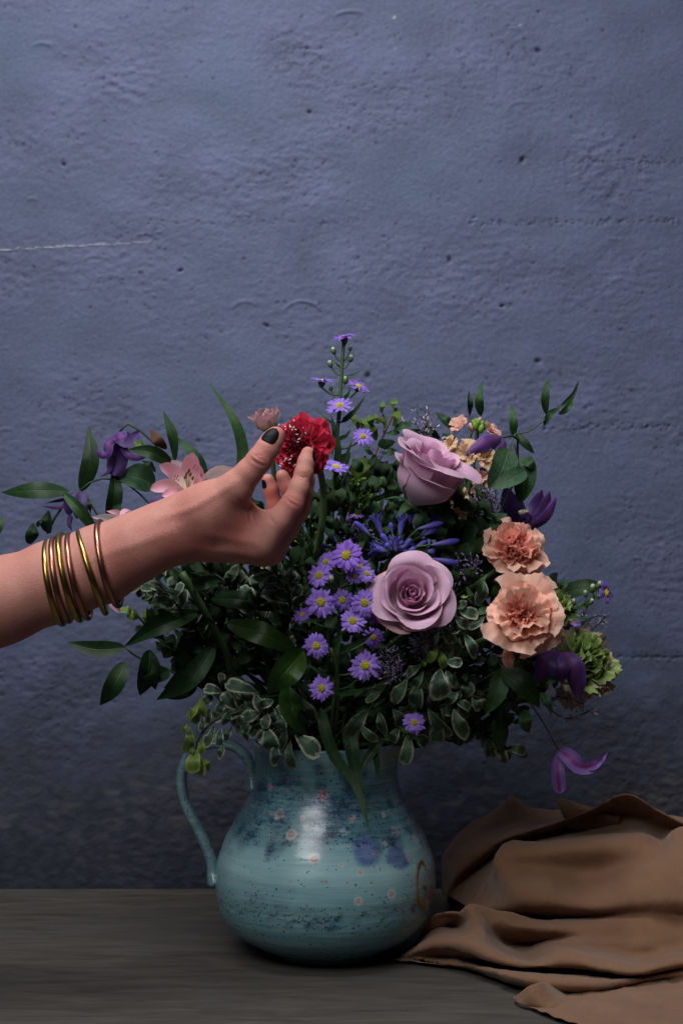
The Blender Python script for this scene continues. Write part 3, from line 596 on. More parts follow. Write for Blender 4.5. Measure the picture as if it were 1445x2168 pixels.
def skin_material():
    m = NT('skin'); pos = m.n('TexCoord').outputs['Object']; x, y, z = m.sep(pos)
    b = m.noise(pos, 26, 4, .6); f = m.noise(pos, 420, 3, .6); g = m.noise(pos, 9, 2)
    c = m.mix(m.mapr(b, .3, .72), (.560, .258, .205), (.520, .196, .162)); c = m.mix(m.mapr(g, .4, .65, 0, .55), c, (.575, .282, .222))
    c = m.mix(m.mapr(f, .45, .8, 0, .25), c, (.40, .16, .12))
    ta = m.n('Attribute'); ta.attribute_name = 'tint'; c = m.mix(m.math('MULTIPLY', ta.outputs['Fac'], m.mapr(m.noise(pos, 55, 3), .25, .7, .25, .8)), c, (.47, .120, .105))
    mo = m.noise(pos, 110, 3, .65); c = m.mix(m.mapr(mo, .5, .72, 0, .18), c, (.46, .17, .145)); c = m.mix(m.mapr(m.noise(pos, 75, 2), .56, .7, 0, .25), c, (.56, .33, .26))
    cells = m.n('TexVoronoi', i_Scale=700.0, feature='DISTANCE_TO_EDGE'); m.t.links.new(pos, cells.inputs['Vector'])
    hgt = m.math('ADD', m.mapr(cells.outputs[0], 0, .15), m.math('MULTIPLY', f, 1.2))
    m.set(Base_Color=c, Roughness=.58, Subsurface_Weight=.10, Subsurface_Scale=.006, Normal=m.bump(hgt, .35, .0006)); m.b.inputs['Subsurface Radius'].default_value = (1.0, .35, .2)
    m.b.inputs['Specular IOR Level'].default_value = .35
    return m.mat
red = np.zeros(len(sv))
for px, py, dY, rad in ((575, 1178, -.005, 34), (619, 1066, -.016, 24), (643, 1003, -.012, 18), (651, 950, -.006, 18), (549, 972, -.036, 28), (586, 915, -.03, 24), (535, 1100, -.02, 30), (632, 1080, .01, 26), (500, 1120, -.02, 40), (585, 1096, .045, 30), (573, 1030, .035, 30), (610, 1040, .025, 30), (40, 1330, -.01, 90), (250, 1190, -.02, 60), (360, 1160, -.02, 50), (440, 1130, -.025, 60)):
    red += np.exp(-np.sum((sv-V3(P(px, py, HY+dY)))**2, 1)/(rad*pxm(1, HY))**2)
ARM = mesh_obj('person', sv, sf, skin_material(), loc=tuple(P(-330, 1408, HY)), attr=np.clip(red, 0, 1))
tag(ARM, 'bare forearm and hand reaching in to pinch the red flower, black nail polish', 'person')
M_nail = NT('black_nail_polish'); M_nail.set(Base_Color=(.006, .006, .008), Roughness=.40, Specular_IOR_Level=.08); M_nail = M_nail.mat
from mathutils.bvhtree import BVHTree
SKIN_BVH = BVHTree.FromPolygons([Vector(q) for q in sv], [tuple(int(i) for i in q) for q in sf])
def nail(c, along, nrm, L, W, R):
    """curved nail plate lying on the skin: c centre on the finger axis, R its radius there"""
    c, a, nn = V3(c), unit(V3(along)), V3(nrm); nn = unit(nn-(nn@a)*a); b = np.cross(a, nn); n_, m_ = 16, 12; g = []
    for i in range(n_+1):
        t = -1+2*i/n_
        w = W*max(0, 1-abs(t)**(4.0 if t < 0 else 2.4))**.5; w = max(w, W*.08)
        for j in range(m_+1):
            s_ = -1+2*j/m_; ang = s_*w/R; dr = nn*math.cos(ang)+b*math.sin(ang); p0 = c+a*L*t
            hit = SKIN_BVH.ray_cast(Vector(p0+dr*.03), Vector(-dr), .04)[0]
            rad = (V3(hit)-p0)@dr if hit is not None else R
            edge_ = i in (0, n_) or j in (0, m_)
            g.append(p0+dr*(max(rad, R*.8)+(-.0002 if edge_ else .00055)))
    return mesh_obj('nail', np.array(g), grid_faces(n_, m_), M_nail, ARM)
pu = pxm(1, HY-.03)
d_th = V3(P(584, 922, HY-.028))-V3(P(565, 951, HY-.031))
nail(P(578, 931, HY-.029), d_th, (-.34, -.93, .10), 20*pu, 17.5*pu, 22.3*pu)
pu = pxm(1, HY)
nail(P(650.0, 964, HY-.005), (.12, .1, .99), (.95, -.28, 0), 13*pu, 10*pu, 16.8*pu)
nail(P(645.5, 992, HY+.008), (-.05, -.05, 1), (.9, -.4, .1), 12*pu, 9*pu, 17.2*pu)
nail(P(601, 1014, HY+.025), (-.45, -.1, .9), (.8, .3, .4), 11*pu, 9*pu, 16.5*pu)
nail(P(568.5, 1021, HY+.036), (-.3, -.1, .95), (-.75, -.6, -.2), 10*pu, 8*pu, 15.3*pu)

# ------------------------------------------------------------------ bangles
def metal(name, col, rough):
    m = NT(name); pos = m.n('TexCoord').outputs['Object']; n = m.noise(pos, 70, 4)
    m.set(Base_Color=m.mix(m.mapr(n, .3, .7), col, tuple(a*.78 for a in col)), Metallic=1.0, Roughness=m.mapr(n, .3, .7, rough, rough+.12), Normal=m.bump(m.noise(pos, 160, 2), .06, .001)); return m.mat
M_gold, M_copper = metal('brass', (.47, .33, .10), .22), metal('copper', (.48, .235, .16), .26)
def zb(a, b): return a*.2076, 1080+b*.2076
bl = [((485, 312), (645, 1172), 0, 'brass', 'yellow brass bangle nearest the elbow on the raised wrist'), ((548, 280), (712, 1142), 4, 'copper', 'copper bangle second from the elbow, pressed between two brass ones'),
      ((615, 240), (825, 1132), 4, 'brass', 'yellow brass bangle in the middle of the tight row of four'), ((705, 245), (905, 1112), 4, 'copper', 'copper bangle closing the tight row of four on the hand side'),
      ((800, 215), (1082, 1062), 46, 'brass', 'slanted yellow brass bangle standing alone between the two copper ones'), ((1012, 110), (1212, 985), -14, 'copper', 'loose copper bangle nearest the hand in front of a pale flower')]
for (t_, b_, bulge, kind, lab) in bl:
    A, B = V3(P(*zb(*t_), HY)), V3(P(*zb(*b_), HY)); r = pxm(6.8, HY)
    e1 = unit(B-A); Rb = np.linalg.norm(B-A)/2-r*.4; c = (A+B)/2
    side = np.cross(e1, (0, 1.0, 0)); side = unit(side)*(1 if np.cross(e1, (0, 1.0, 0))[0] > 0 else -1)
    bx_ = bulge*.2076*pxm(1, HY); e2 = unit(V3((0, -1, 0))*math.sqrt(max(Rb*Rb-bx_*bx_, 1e-9))+side*bx_)
    ang = np.linspace(0, 2*math.pi, 96, endpoint=False); vv = []
    nn_ = np.cross(e1, e2)
    for q_ in ang:
        rad = e1*math.cos(q_)+e2*math.sin(q_); wob_ = r*(1+.05*math.sin(3*q_+Rb*900))
        for w_ in np.linspace(0, 2*math.pi, 18, endpoint=False): vv.append(c+rad*(Rb+wob_*math.cos(w_))+nn_*wob_*math.sin(w_))
    ff = [(i*18+j, i*18+(j+1) % 18, ((i+1) % 96)*18+(j+1) % 18, ((i+1) % 96)*18+j) for i in range(96) for j in range(18)]
    o = mesh_obj('bangle', vv, ff, M_gold if kind == 'brass' else M_copper, loc=tuple(c)); tag(o, lab, 'bangle', 'metal bangles on the forearm')
# ------------------------------------------------------------------ plant materials
M_stem = plain_mat('green_stem', (.055, .105, .035), .5); M_dstem = plain_mat('dark_stem', (.030, .042, .020), .55); M_lstem = plain_mat('pale_green_stem', (.10, .17, .06), .5); M_rstem = plain_mat('reddish_stem', (.10, .045, .030), .55)
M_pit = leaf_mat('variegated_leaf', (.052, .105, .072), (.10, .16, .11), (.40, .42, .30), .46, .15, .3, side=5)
M_pitd = leaf_mat('variegated_leaf_painted_shade', (.034, .068, .040), (.06, .10, .06), (.17, .19, .12), .5, .15, .25, side=5)  # darker copy of the variegated leaf, shade put into its colour
M_young = leaf_mat('young_lime_leaf', (.15, .27, .045), (.26, .36, .10), (.30, .38, .12), .38, .28, side=5)
M_dark = leaf_mat('dark_glossy_leaf', (.013, .040, .012), (.034, .068, .022), None, .42, .10, .28)
M_mid = leaf_mat('mid_green_leaf', (.027, .076, .023), (.058, .115, .042), None, .46, .18, .3)
M_lily = leaf_mat('lily_leaf', (.022, .066, .009), (.05, .105, .018), None, .34, .15, .4)
M_soft = leaf_mat('soft_green_leaf', (.045, .105, .052), (.075, .14, .065), None, .55, .25, .25)
M_olive = leaf_mat('olive_leaf', (.115, .195, .038), (.17, .24, .07), None, .48, .30, .3)
M_fill = leaf_mat('deep_foliage', (.018, .042, .014), (.032, .058, .026), None, .6, .08, .2)
M_rose = petal_mat('lavender_rose_petal', (.60, .48, .49), (.69, .40, .57), (.78, .52, .66), .55, .26, .06, (.15, .75))
M_rosein = petal_mat('inner_rose_petal', (.62, .26, .44), (.67, .32, .51), (.76, .46, .62), .55, .32, .06, (.1, .8))
M_roseout = petal_mat('blushed_outer_rose_petal', (.56, .50, .42), (.62, .42, .50), (.64, .24, .24), .6, .2, .08, (.2, .8))
M_carn = petal_mat('peach_carnation_petal', (.84, .33, .22), (.89, .50, .37), (.91, .60, .49), .6, .34, .05, (.2, .9))
M_carnin = petal_mat('coral_carnation_petal', (.88, .29, .21), (.92, .42, .32), (.94, .56, .45), .6, .42, .05, (.2, .9))
M_stock = petal_mat('apricot_stock_petal', (.70, .46, .24), (.76, .50, .30), (.78, .48, .36), .6, .25, .08)
M_stockp = petal_mat('blush_stock_petal', (.68, .36, .26), (.76, .42, .34), (.78, .46, .40), .6, .25, .06)
M_scab = petal_mat('crimson_scabious_petal', (.32, .004, .024), (.60, .010, .052), (.66, .04, .09), .5, .28, .15)
M_scabd = petal_mat('dark_scabious_floret', (.07, .003, .010), (.20, .006, .020), None, .5, .15, .2)
M_pin = plain_mat('white_stamen', (.72, .66, .62), .45)
M_ast = petal_mat('lilac_aster_ray', (.54, .42, .86), (.35, .19, .77), None, .55, .25, .10, (.0, .5), jitter=.18)
M_astd = petal_mat('violet_aster_ray', (.36, .20, .74), (.32, .14, .72), None, .55, .25, .10, (.0, .5))
M_disc = plain_mat('aster_disc', (.60, .50, .03), .7, 0, 0, .35, 900)
M_bud = plain_mat('pale_bud', (.42, .46, .30), .6, 0, .1)
M_cal = plain_mat('green_calyx', (.06, .12, .045), .6, 0, .1)
M_clem = petal_mat('purple_clematis_sepal', (.080, .024, .165), (.090, .032, .215), (.17, .10, .30), .5, .2, .2, rib=(.12, .026, .125), vscale=(18, 1, 1))
M_clemd = petal_mat('dark_clematis_sepal', (.042, .014, .098), (.048, .017, .125), None, .5, .15, .2)
M_cleml = petal_mat('lilac_edged_clematis_sepal', (.17, .095, .30), (.19, .10, .34), None, .5, .22, .15, rib=(.17, .022, .15))
M_agap = petal_mat('blue_agapanthus_tepal', (.20, .18, .56), (.095, .066, .52), None, .45, .22, .15)
M_als = petal_mat('pink_alstroemeria_tepal', (.80, .68, .56), (.80, .38, .48), (.84, .56, .60), .5, .25, .07, (.1, .65))
M_alsw = petal_mat('white_alstroemeria_tepal', (.74, .74, .62), (.80, .74, .74), (.80, .50, .58), .5, .25, .06, (.2, .8))
M_anth = plain_mat('brown_anther', (.13, .045, .02), .7); M_cream = plain_mat('cream_filament', (.62, .55, .36), .5)
M_blush = petal_mat('blush_bud_petal', (.36, .46, .18), (.62, .34, .40), (.68, .46, .46), .55, .25, .1, (.25, .85))
M_ran = petal_mat('green_ranunculus_petal', (.30, .40, .16), (.46, .46, .30), (.58, .32, .30), .5, .25, .12, (.2, .85))
M_rang = petal_mat('lime_ranunculus_petal', (.20, .33, .06), (.32, .48, .12), (.42, .46, .20), .5, .28, .12)
M_lim = plain_mat('mauve_limonium_floret', (.36, .27, .48), .7, 0, .2, .35, 900); M_limw = plain_mat('pale_limonium_floret', (.50, .40, .52), .7, 0, .2, .3, 900)
M_pod = plain_mat('green_seed_disc', (.20, .36, .05), .5, 0, .25)

MOUTH = V3((JX, 0, .176))
def down_stem(T_, start, mat=None, r=.0016, seed=0, via=None, name='stem'):
    """stem from a flower down through the jug's mouth"""
    q = random.Random(seed); a = q.uniform(0, 6.28); e = MOUTH+V3((math.cos(a)*.034, math.sin(a)*.030, 0)); s = V3(start)
    mid = via if via is not None else s*.45+e*.55+V3((0, .012, .01)); b = MOUTH+V3((-math.cos(a)*.03, -math.sin(a)*.02, -.15))
    return tube(name, mat or M_stem, T_, [s, mid, e, b], r, r*1.1, n=16, m=6)
def arrow(px, py, Y): return V3(P(px, py, Y))

# ------------------------------------------------------------------ asters
def aster_head(T_, px, py, Y, rpx, axis, mat=None, seed=0, nray=None):
    lift = .55*max(0, unit(V3(axis))[2]-.5)+.5*max(0, unit(V3(axis))[0]-.6)
    q = np.random.RandomState(seed); axis = unit(V3(axis))+q.normal(size=3)*.13; rpx = rpx*q.uniform(.92, 1.1); c = V3(P(px, py, Y)); R = pxm(rpx, Y); F = frame_to(axis, q.uniform(0, 6)); n = nray or q.randint(20, 28); parts = []
    for layer in (0, 1):
        for i in range(n if layer == 0 else n//2):
            a = 2*math.pi*(i+.5*layer+q.uniform(-.25, .25))/(n if layer == 0 else n//2); L = R*q.uniform(.80, 1.10)*(1 if layer == 0 else .85)*(.6 if q.uniform() < .05 else 1); up = q.uniform(-.05, .22)+.12*layer+lift
            d = V3((math.cos(a), math.sin(a), 0)); pts = [F@(d*R*.20+V3((0, 0, .02*R))), F@(d*L*.6+V3((0, 0, up*L*.55))), F@(d*L+V3((0, 0, up*L*.6-q.uniform(-.05, .25)*L)+V3((-math.sin(a), math.cos(a), 0))*L*q.normal()*.05))]
            parts.append(ribbon([c+p for p in pts], R*q.uniform(.09, .135), prof(.5, .14, .15), nh=F@V3((0, 0, 1)), n=5, m=2, cup=-.25))
    v, f, uv = merge(parts); h = mesh_obj('flower_head', v, f, mat or M_ast, T_, uvs=uv)
    ps = []                                                          # disc of tiny florets
    for i in range(34):
        rr_ = R*.27*math.sqrt((i+.5)/34); a = i*2.39996; hh = R*(.16-.10*(rr_/(R*.27))**2)
        ps.append(ball_data(c+F@V3((rr_*math.cos(a), rr_*math.sin(a), hh)), R*.052, 3, 5, F[:, 2], 1.5))
    v, f, uv = merge(ps); mesh_obj('disc', v, f, M_disc, h, uvs=uv)
    v, f, uv = tube_data([c-F[:, 2]*R*.50, c-F[:, 2]*R*.3, c-F[:, 2]*R*.02], 0, n=6, m=8, rf=lambda t: R*(.06+.24*np.minimum(1, t*1.6)**.7)); mesh_obj('calyx', v, f, M_cal, h, uvs=uv)
    return h, c, F[:, 2], R
def aster_bud(T_, px, py, Y, rpx, axis=(0, 0, 1)):
    c = V3(P(px, py, Y)); R = pxm(rpx, Y); a = unit(V3(axis)); b = mesh_obj('bud', *ball_data(c, R*.85, 6, 8, a, 1.35)[:2], M_cal, T_); mesh_obj('bud_tip', *ball_data(c+a*R*.7, R*.72, 5, 8, a, 1.15)[:2], M_bud, b); return c
def aster_stem(name, label, stem, heads, buds=(), leaves=(), Y=-.1, seed=0):
    T_ = thing(name, label, 'aster', P(*stem[-1]), 'lilac aster stems'); pts = [V3(P(*s)) for s in stem]; tube('stem', M_stem, T_, pts, .0015, .0019, n=24, m=6)
    C_ = resample(pts, 60)
    def link(c, ax, r, thick=.0008):
        d = np.linalg.norm(C_-c, axis=1)+.9*np.maximum(0, C_[:, 2]-c[2]+.012); k = C_[d.argmin()]; tube('stalk', M_stem, T_, [k, (k+c-ax*r*.5)/2+V3((0, 0, -.002)), c-ax*r*.45], thick*1.2, thick, n=6, m=5)
    for i, hd in enumerate(heads):
        px, py, Yh, rp, ax = hd[:5]; h, c, az, R = aster_head(T_, px, py, Yh, rp, ax, hd[5] if len(hd) > 5 else None, seed*100+i); link(c, az, R)
    for b in buds: c = aster_bud(T_, *b); link(c, V3((0, 0, 1)), pxm(b[3], b[2]), .0006)
    for (a, b_, w) in leaves: pleaf('leaf', M_mid, T_, [a, ((a[0]+b_[0])/2+3, (a[1]+b_[1])/2+4, (a[2]+b_[2])/2-.003), b_], w, BLADE, n=8, m=2, fold=.3, nh=(.2, -1, .3))
    return T_
y0 = -.03
aster_stem('aster_stem', 'tall lilac aster stem rising above everything else in the bouquet', [(727, 725, y0), (722, 800, y0), (715, 900, y0), (709, 1000, y0), (703, 1100, y0+.01), (690, 1560, 0)],
    [(728, 716, y0, 29, (0, -.25, 1), M_astd), (681, 808, y0, 27, (-.25, -.2, 1)), (759, 819, y0-.005, 25, (.25, -.6, .75)), (719, 860, y0-.01, 28, (0, -.62, .75)), (748, 868, y0+.015, 15, (.4, -.3, .8)), (768, 925, y0-.01, 23, (.2, -.75, .55)), (711, 990, y0-.012, 27, (0, -.38, .9)), (703, 897, y0+.02, 14, (-.4, 0, .8)), (752, 1094, y0-.02, 18, (.1, -.3, .9))],
    [(706, 744, y0, 6.5, (-.2, 0, 1)), (742, 760, y0, 6.5, (.25, 0, 1)), (699, 772, y0, 6.5, (-.25, 0, 1)), (731, 806, y0, 7, (.1, 0, 1)), (741, 738, y0, 5, (.2, 0, 1)), (700, 823, y0, 5, (0, 0, 1))],
    [((720, 778, y0), (694, 752, y0), 5), ((723, 800, y0), (772, 778, y0), 5), ((719, 850, y0), (743, 818, y0-.008), 9), ((722, 895, y0), (773, 838, y0-.004), 12), ((714, 905, y0), (664, 864, y0), 6), ((708, 930, y0), (700, 878, y0), 12), ((712, 985, y0), (712, 900, y0-.008), 16), ((716, 930, y0), (742, 908, y0), 10), ((709, 1010, y0), (745, 930, y0-.01), 14), ((706, 1060, y0), (735, 1000, y0), 10), ((714, 960, y0), (690, 915, y0), 6)], seed=1)
ya = -.125
aster_stem('aster_stem', 'dense cluster of open lilac asters with yellow centres beside the open rose', [(733, 1180, ya+.01), (720, 1260, ya+.02), (715, 1400, ya+.03), (705, 1500, ya+.05), (695, 1590, -.02)],
    [(733, 1176, ya-.01, 37, (-.03, -1, .12), M_astd), (762, 1202, ya+.004, 25, (.3, -.8, .1)), (690, 1190, ya+.005, 22, (-.35, -.7, .45)), (675, 1219, ya, 27, (-.25, -.9, .15)), (749, 1220, ya-.004, 19, (.05, -1, -.1)), (776, 1215, ya-.004, 23, (.35, -.75, .45)), (679, 1275, ya-.004, 31, (-.1, -1, .02)), (725, 1270, ya+.002, 25, (.02, -1, .06)), (771, 1276, ya-.006, 32, (.06, -1, .05)), (746, 1315, ya-.006, 31, (.02, -.92, .32)), (641, 1302, ya+.02, 23, (-.3, -.6, .6), M_astd), (797, 1298, ya+.012, 24, (.3, -.9, -.1), M_astd), (790, 1350, ya+.03, 25, (.1, -.9, .2), M_astd)],
    [(702, 1229, ya-.004, 8, (-.1, -.6, .8))], [((720, 1300, ya+.02), (620, 1318, ya+.01), 10), ((716, 1380, ya+.03), (800, 1330, ya+.02), 14)], seed=2)
aster_stem('aster_stem', 'lower aster stem with three separate flower heads above the jug rim', [(700, 1372, ya+.02), (715, 1430, ya+.03), (712, 1520, ya+.06), (697, 1595, -.01)],
    [(670, 1367, ya, 30, (-.05, -1, .05)), (772, 1409, ya, 33, (.05, -.97, .2)), (680, 1457, ya+.005, 28, (.02, -1, .02))], [(757, 1436, ya+.01, 5, (0, 0, 1))],
    [((712, 1440, ya+.03), (640, 1400, ya+.02), 12), ((714, 1470, ya+.04), (790, 1450, ya+.02), 14), ((705, 1380, ya+.02), (725, 1330, ya+.02), 10)], seed=3)
aster_stem('aster_stem', 'short aster with a single flower hanging over the jug rim', [(868, 1545, -.10), (850, 1560, -.075), (800, 1570, -.05), (735, 1585, -.035)], [(876, 1530, -.105, 27, (.28, -.86, .35))], [(862, 1548, -.10, 6, (-.2, 0, 1))], [((860, 1556, -.09), (902, 1558, -.095), 14), ((862, 1555, -.09), (842, 1535, -.09), 8)], seed=4)
aster_stem('aster_stem', 'aster sprig with pale buds and one violet flower on the bouquet flank', [(1275, 1252, .0), (1245, 1272, .005), (1205, 1300, .01), (1100, 1400, .02), (760, 1580, .02)], [(1281, 1256, -.002, 30, (.78, -.60, .12), M_astd), (1215, 1318, 0, 14, (.2, -.5, .7))],
    [(1266, 1240, 0, 8, (.5, -.3, .8)), (1253, 1247, 0, 8, (.1, -.3, .9)), (1239, 1258, 0, 6, (-.2, 0, 1)), (1250, 1275, 0, 6, (.3, 0, .5)), (1243, 1284, 0, 5, (.2, 0, -.3)), (1214, 1276, 0, 6, (-.1, 0, 1)), (1268, 1262, -.004, 6, (.6, -.4, 0))], [((1245, 1275, 0), (1208, 1288, 0), 9), ((1230, 1285, 0), (1240, 1262, 0), 8), ((1205, 1302, .0), (1250, 1312, .0), 8)], seed=5)

# ------------------------------------------------------------------ roses
def rose(name, label, base, axis, R, Ht, seed, mats, layers, roll=0):
    T_ = thing(name, label, 'rose', base, 'lavender roses'); q = np.random.RandomState(seed); F = frame_to(axis, roll); B = V3(base)
    k = 0
    for (cnt, r0, top, al, flare, lip, mat) in layers:
        for i in range(cnt):
            ph = k*2.39996+q.uniform(-.28, .28); lp_ = q.uniform(.6, 1.4); ov_ = q.uniform(-.06, .06); k += 1; n_, m_ = 14, 14; g = np.zeros((n_+1, m_+1, 3)); uv = np.zeros((n_+1, m_+1, 2)); w1, w2 = q.uniform(0, 6), q.uniform(.6, 1.3)
            rj = r0*q.uniform(.90, 1.10); hj = top*q.uniform(.92, 1.05)
            for a in range(n_+1):
                v_ = a/n_
                for b in range(m_+1):
                    u = -1+2*b/m_; an = ph+u*al*min(1, .35+v_*1.1); vv = v_*(1-.20*abs(u)**2.6)
                    rad = rj*math.sin(min(1, vv*1.5+.12)*math.pi/2)**.9+flare*max(0, vv-.35)**1.6*1.8; rad *= 1+.08*u+.035*math.sin(2.2*u+w1)*vv+ov_*vv*vv
                    z = hj*vv**.92; c_ = max(0, vv-.74)/.26
                    if lip: rad += lip*lp_*c_*c_*(1.2-.5*u*u+.3*math.sin(2.3*u*w2+w1)); z -= lip*lp_*c_**2.2*.85*(1.2-.6*u*u+.35*math.sin(2*u+w1))
                    z += (.05*R*math.sin(3.2*u*w2+w1)+.022*R*math.sin(8*u+w1))*c_; rad += .02*R*math.sin(6.5*u+w1*2)*c_
                    g[a, b] = B+F@V3((rad*math.cos(an), rad*math.sin(an), z)); uv[a, b] = ((u+1)/2, v_)
            mesh_obj('petal', g.reshape(-1, 3), grid_faces(n_, m_), mat, T_, uvs=uv.reshape(-1, 2))
    for i in range(5):
        a = i*1.2566; d = V3((math.cos(a), math.sin(a), 0)); pleaf_ = [B+F@(d*R*.10), B+F@(d*R*.45+V3((0, 0, -.05*R))), B+F@(d*R*.75+V3((0, 0, -.30*R)))]
        leaf('sepal', M_mid, T_, pleaf_, R*.13, BLADE, n=6, m=2, nh=F@V3((0, 0, -1)))
    mesh_obj('hip', *ball_data(B-F[:, 2]*R*.08, R*.24, 6, 10, F[:, 2], .8)[:2], M_cal, T_)
    down_stem(T_, B-F[:, 2]*R*.2, M_stem, .0026, seed); return T_
R1 = pxm(80, -.12); ax1 = unit(V3((.03, -.93, .36)))
rose('rose', 'open lavender pink rose facing out beside the aster cluster', tuple(V3(P(874, 1249, -.135))-ax1*R1*1.0), ax1, R1, 1, 3, None,
     [(3, R1*.08, R1*.98, 1.9, 0, 0, M_rosein), (4, R1*.17, R1*1.0, 1.2, 0, R1*.02, M_rosein), (4, R1*.27, R1*1.02, 1.0, R1*.02, R1*.03, M_rosein), (3, R1*.40, R1*1.04, 1.2, R1*.06, R1*.06, M_rosein), (3, R1*.54, R1*1.04, 1.2, R1*.14, R1*.10, M_rose), (4, R1*.64, R1*1.0, 1.05, R1*.16, R1*.14, M_rose), (4, R1*.72, R1*.86, 1.0, R1*.18, R1*.16, M_rose), (5, R1*.78, R1*.58, .85, R1*.16, R1*.12, M_roseout)], .6)
R2 = pxm(86, -.05); ax2 = unit(V3((.42, -.30, .86)))
rose('rose', 'half open lavender rose seen from the side above the blue flowers', tuple(V3(P(874, 1066, -.06))), ax2, R2, 1, 8, None,
     [(3, R2*.10, R2*1.45, 1.9, 0, 0, M_rosein), (4, R2*.24, R2*1.50, 1.3, 0, R2*.05, M_rosein), (4, R2*.40, R2*1.56, 1.1, R2*.05, R2*.10, M_rosein), (4, R2*.56, R2*1.56, 1.0, R2*.20, R2*.26, M_rose), (4, R2*.66, R2*1.60, 1.0, R2*.28, R2*.36, M_rose), (3, R2*.76, R2*1.10, .95, R2*.10, R2*.16, M_rose)], 2.1)

# ------------------------------------------------------------------ carnations and other ruffled flowers
def ruffled(T_, c, axis, R, layers, seed, roll=0, jag=.022):
    """layers: count, reach, tilt from axis at base/tip (deg), fan half-angle, ruffle, material"""
    q = np.random.RandomState(seed); F = frame_to(axis, roll); c = V3(c); k = 0
    for (cnt, L, t0, t1, fan, ruf, mat) in layers:
        for i in range(cnt):
            ph = (i+q.uniform(-.25, .25))*2*math.pi/cnt+k*.7; n_, m_ = 9, 18; g = np.zeros((n_+1, m_+1, 3)); uv = np.zeros((n_+1, m_+1, 2))
            Lj = L*R*q.uniform(.80, 1.10); fr = q.uniform(1.1, 2.1); w1, w2 = q.uniform(0, 6.3, 2); rim = 1+jag*(np.arange(m_+1) % 2*1.0-.5)+.05*np.sin(np.linspace(0, q.uniform(5, 9), m_+1)+w1)+q.uniform(-.015, .015, m_+1)-.30*np.abs(np.linspace(-1, 1, m_+1))**3
            dt = q.uniform(-18, 18); rr_ = zz = 0; cen = [(0, 0)]
            for a in range(n_):
                th = math.radians(t0+(t1-t0)*((a+.5)/n_)**.8+dt); cen.append((cen[-1][0]+math.sin(th)/n_, cen[-1][1]+math.cos(th)/n_))
            for a in range(n_+1):
                v_ = a/n_
                for b in range(m_+1):
                    u = -1+2*b/m_; s_ = v_*rim[b] if a == n_ else v_*(1+(rim[b]-1)*v_**3); i0 = min(int(s_*n_), n_-1) if s_ < 1 else n_-1; fr_ = s_*n_-i0
                    x = cen[i0][0]+(cen[i0+1][0]-cen[i0][0])*fr_; z = cen[i0][1]+(cen[i0+1][1]-cen[i0][1])*fr_
                    th = math.radians(t0+(t1-t0)*v_**.8+dt); w = Lj*math.tan(fan)*min(v_*1.25, .35+.65*v_)
                    rf = ruf*R*v_**2*(math.sin(fr*math.pi*u+w1)+.45*math.sin(2.7*fr*math.pi*u+w2))
                    p = V3((Lj*x+rf*math.cos(th), w*u, Lj*z-rf*math.sin(th)*1.0+.0)); cu = .10*Lj*(u*u)*v_; p[0] -= cu*math.cos(th)*.4; p[2] += cu*.6
                    ca, sa = math.cos(ph), math.sin(ph); g[a, b] = c+F@V3((p[0]*ca-p[1]*sa, p[0]*sa+p[1]*ca, p[2])); uv[a, b] = ((u+1)/2, v_)
            mesh_obj('petal', g.reshape(-1, 3), grid_faces(n_, m_), mat, T_, uvs=uv.reshape(-1, 2))
        k += 1
    return F
def carnation(label, c, axis, R, layers, seed, roll=0):
    T_ = thing('carnation', label, 'carnation', tuple(V3(c)-unit(V3(axis))*R*.75), 'peach carnations'); F = ruffled(T_, c, axis, R, layers, seed, roll); a = F[:, 2]
    tube('calyx', M_cal, T_, [V3(c)-a*R*.75, V3(c)-a*R*.3, V3(c)+a*R*.05], R*.12, R*.17, n=6, m=10); down_stem(T_, V3(c)-a*R*.75, M_stem, .0022, seed); return T_
Rc = pxm(80, -.09); axl = unit(V3((-.12, -.95, .28)))
carnation('large pale peach carnation with a ruffled coral heart, lower of the two', V3(P(1104, 1302, -.105))-axl*Rc*.25, axl, Rc,
    [(5, 1.12, 52, 96, .60, .08, M_carn), (6, 1.02, 42, 82, .54, .10, M_carn), (6, .95, 33, 66, .50, .12, M_carn), (7, .86, 24, 52, .46, .13, M_carn), (8, .76, 16, 40, .42, .13, M_carnin), (8, .67, 9, 30, .40, .12, M_carnin), (8, .60, 3, 20, .38, .11, M_carnin)], 5, .4)
Rd = pxm(74, -.05); axd = unit(V3((.34, -.74, .50)))
carnation('coral peach carnation seen half from the side, upper of the two', V3(P(1086, 1166, -.06))-axd*Rd*.30, axd, Rd,
    [(5, 1.18, 46, 90, .58, .10, M_carn), (6, 1.08, 36, 70, .52, .12, M_carn), (7, 1.02, 26, 54, .48, .13, M_carnin), (8, .97, 19, 45, .46, .13, M_carnin), (8, .94, 14, 38, .48, .12, M_carnin), (8, .90, 8, 28, .46, .11, M_carnin), (7, .84, 2, 16, .44, .10, M_carnin)], 9, 1.2)
T_ = thing('carnation_bud', 'closed pale pink bud hanging under the lower carnation', 'flower bud', P(1077, 1375, -.09))
for i, (dx, w) in enumerate(((-7, 16), (4, 22), (11, 14))): pleaf('petal', M_carn, T_, [(1075+dx*.6, 1370, -.088-.002*i), (1075+dx, 1395, -.096-.003*i), (1076+dx*.7, 1415, -.092)], w, prof(.3, .3), n=8, m=4, cup=-.6, nh=(dx*.04, -1, 0))
T_ = thing('stock_flower', 'apricot stock flower spike with green tip buds behind the side rose', 'stock flower', P(985, 1120, -.005))
ptube('stem', M_stem, T_, [(1011, 885, .02), (1005, 960, .02), (985, 1060, .01), (960, 1130, .01), (760, 1540, .02)], 9)
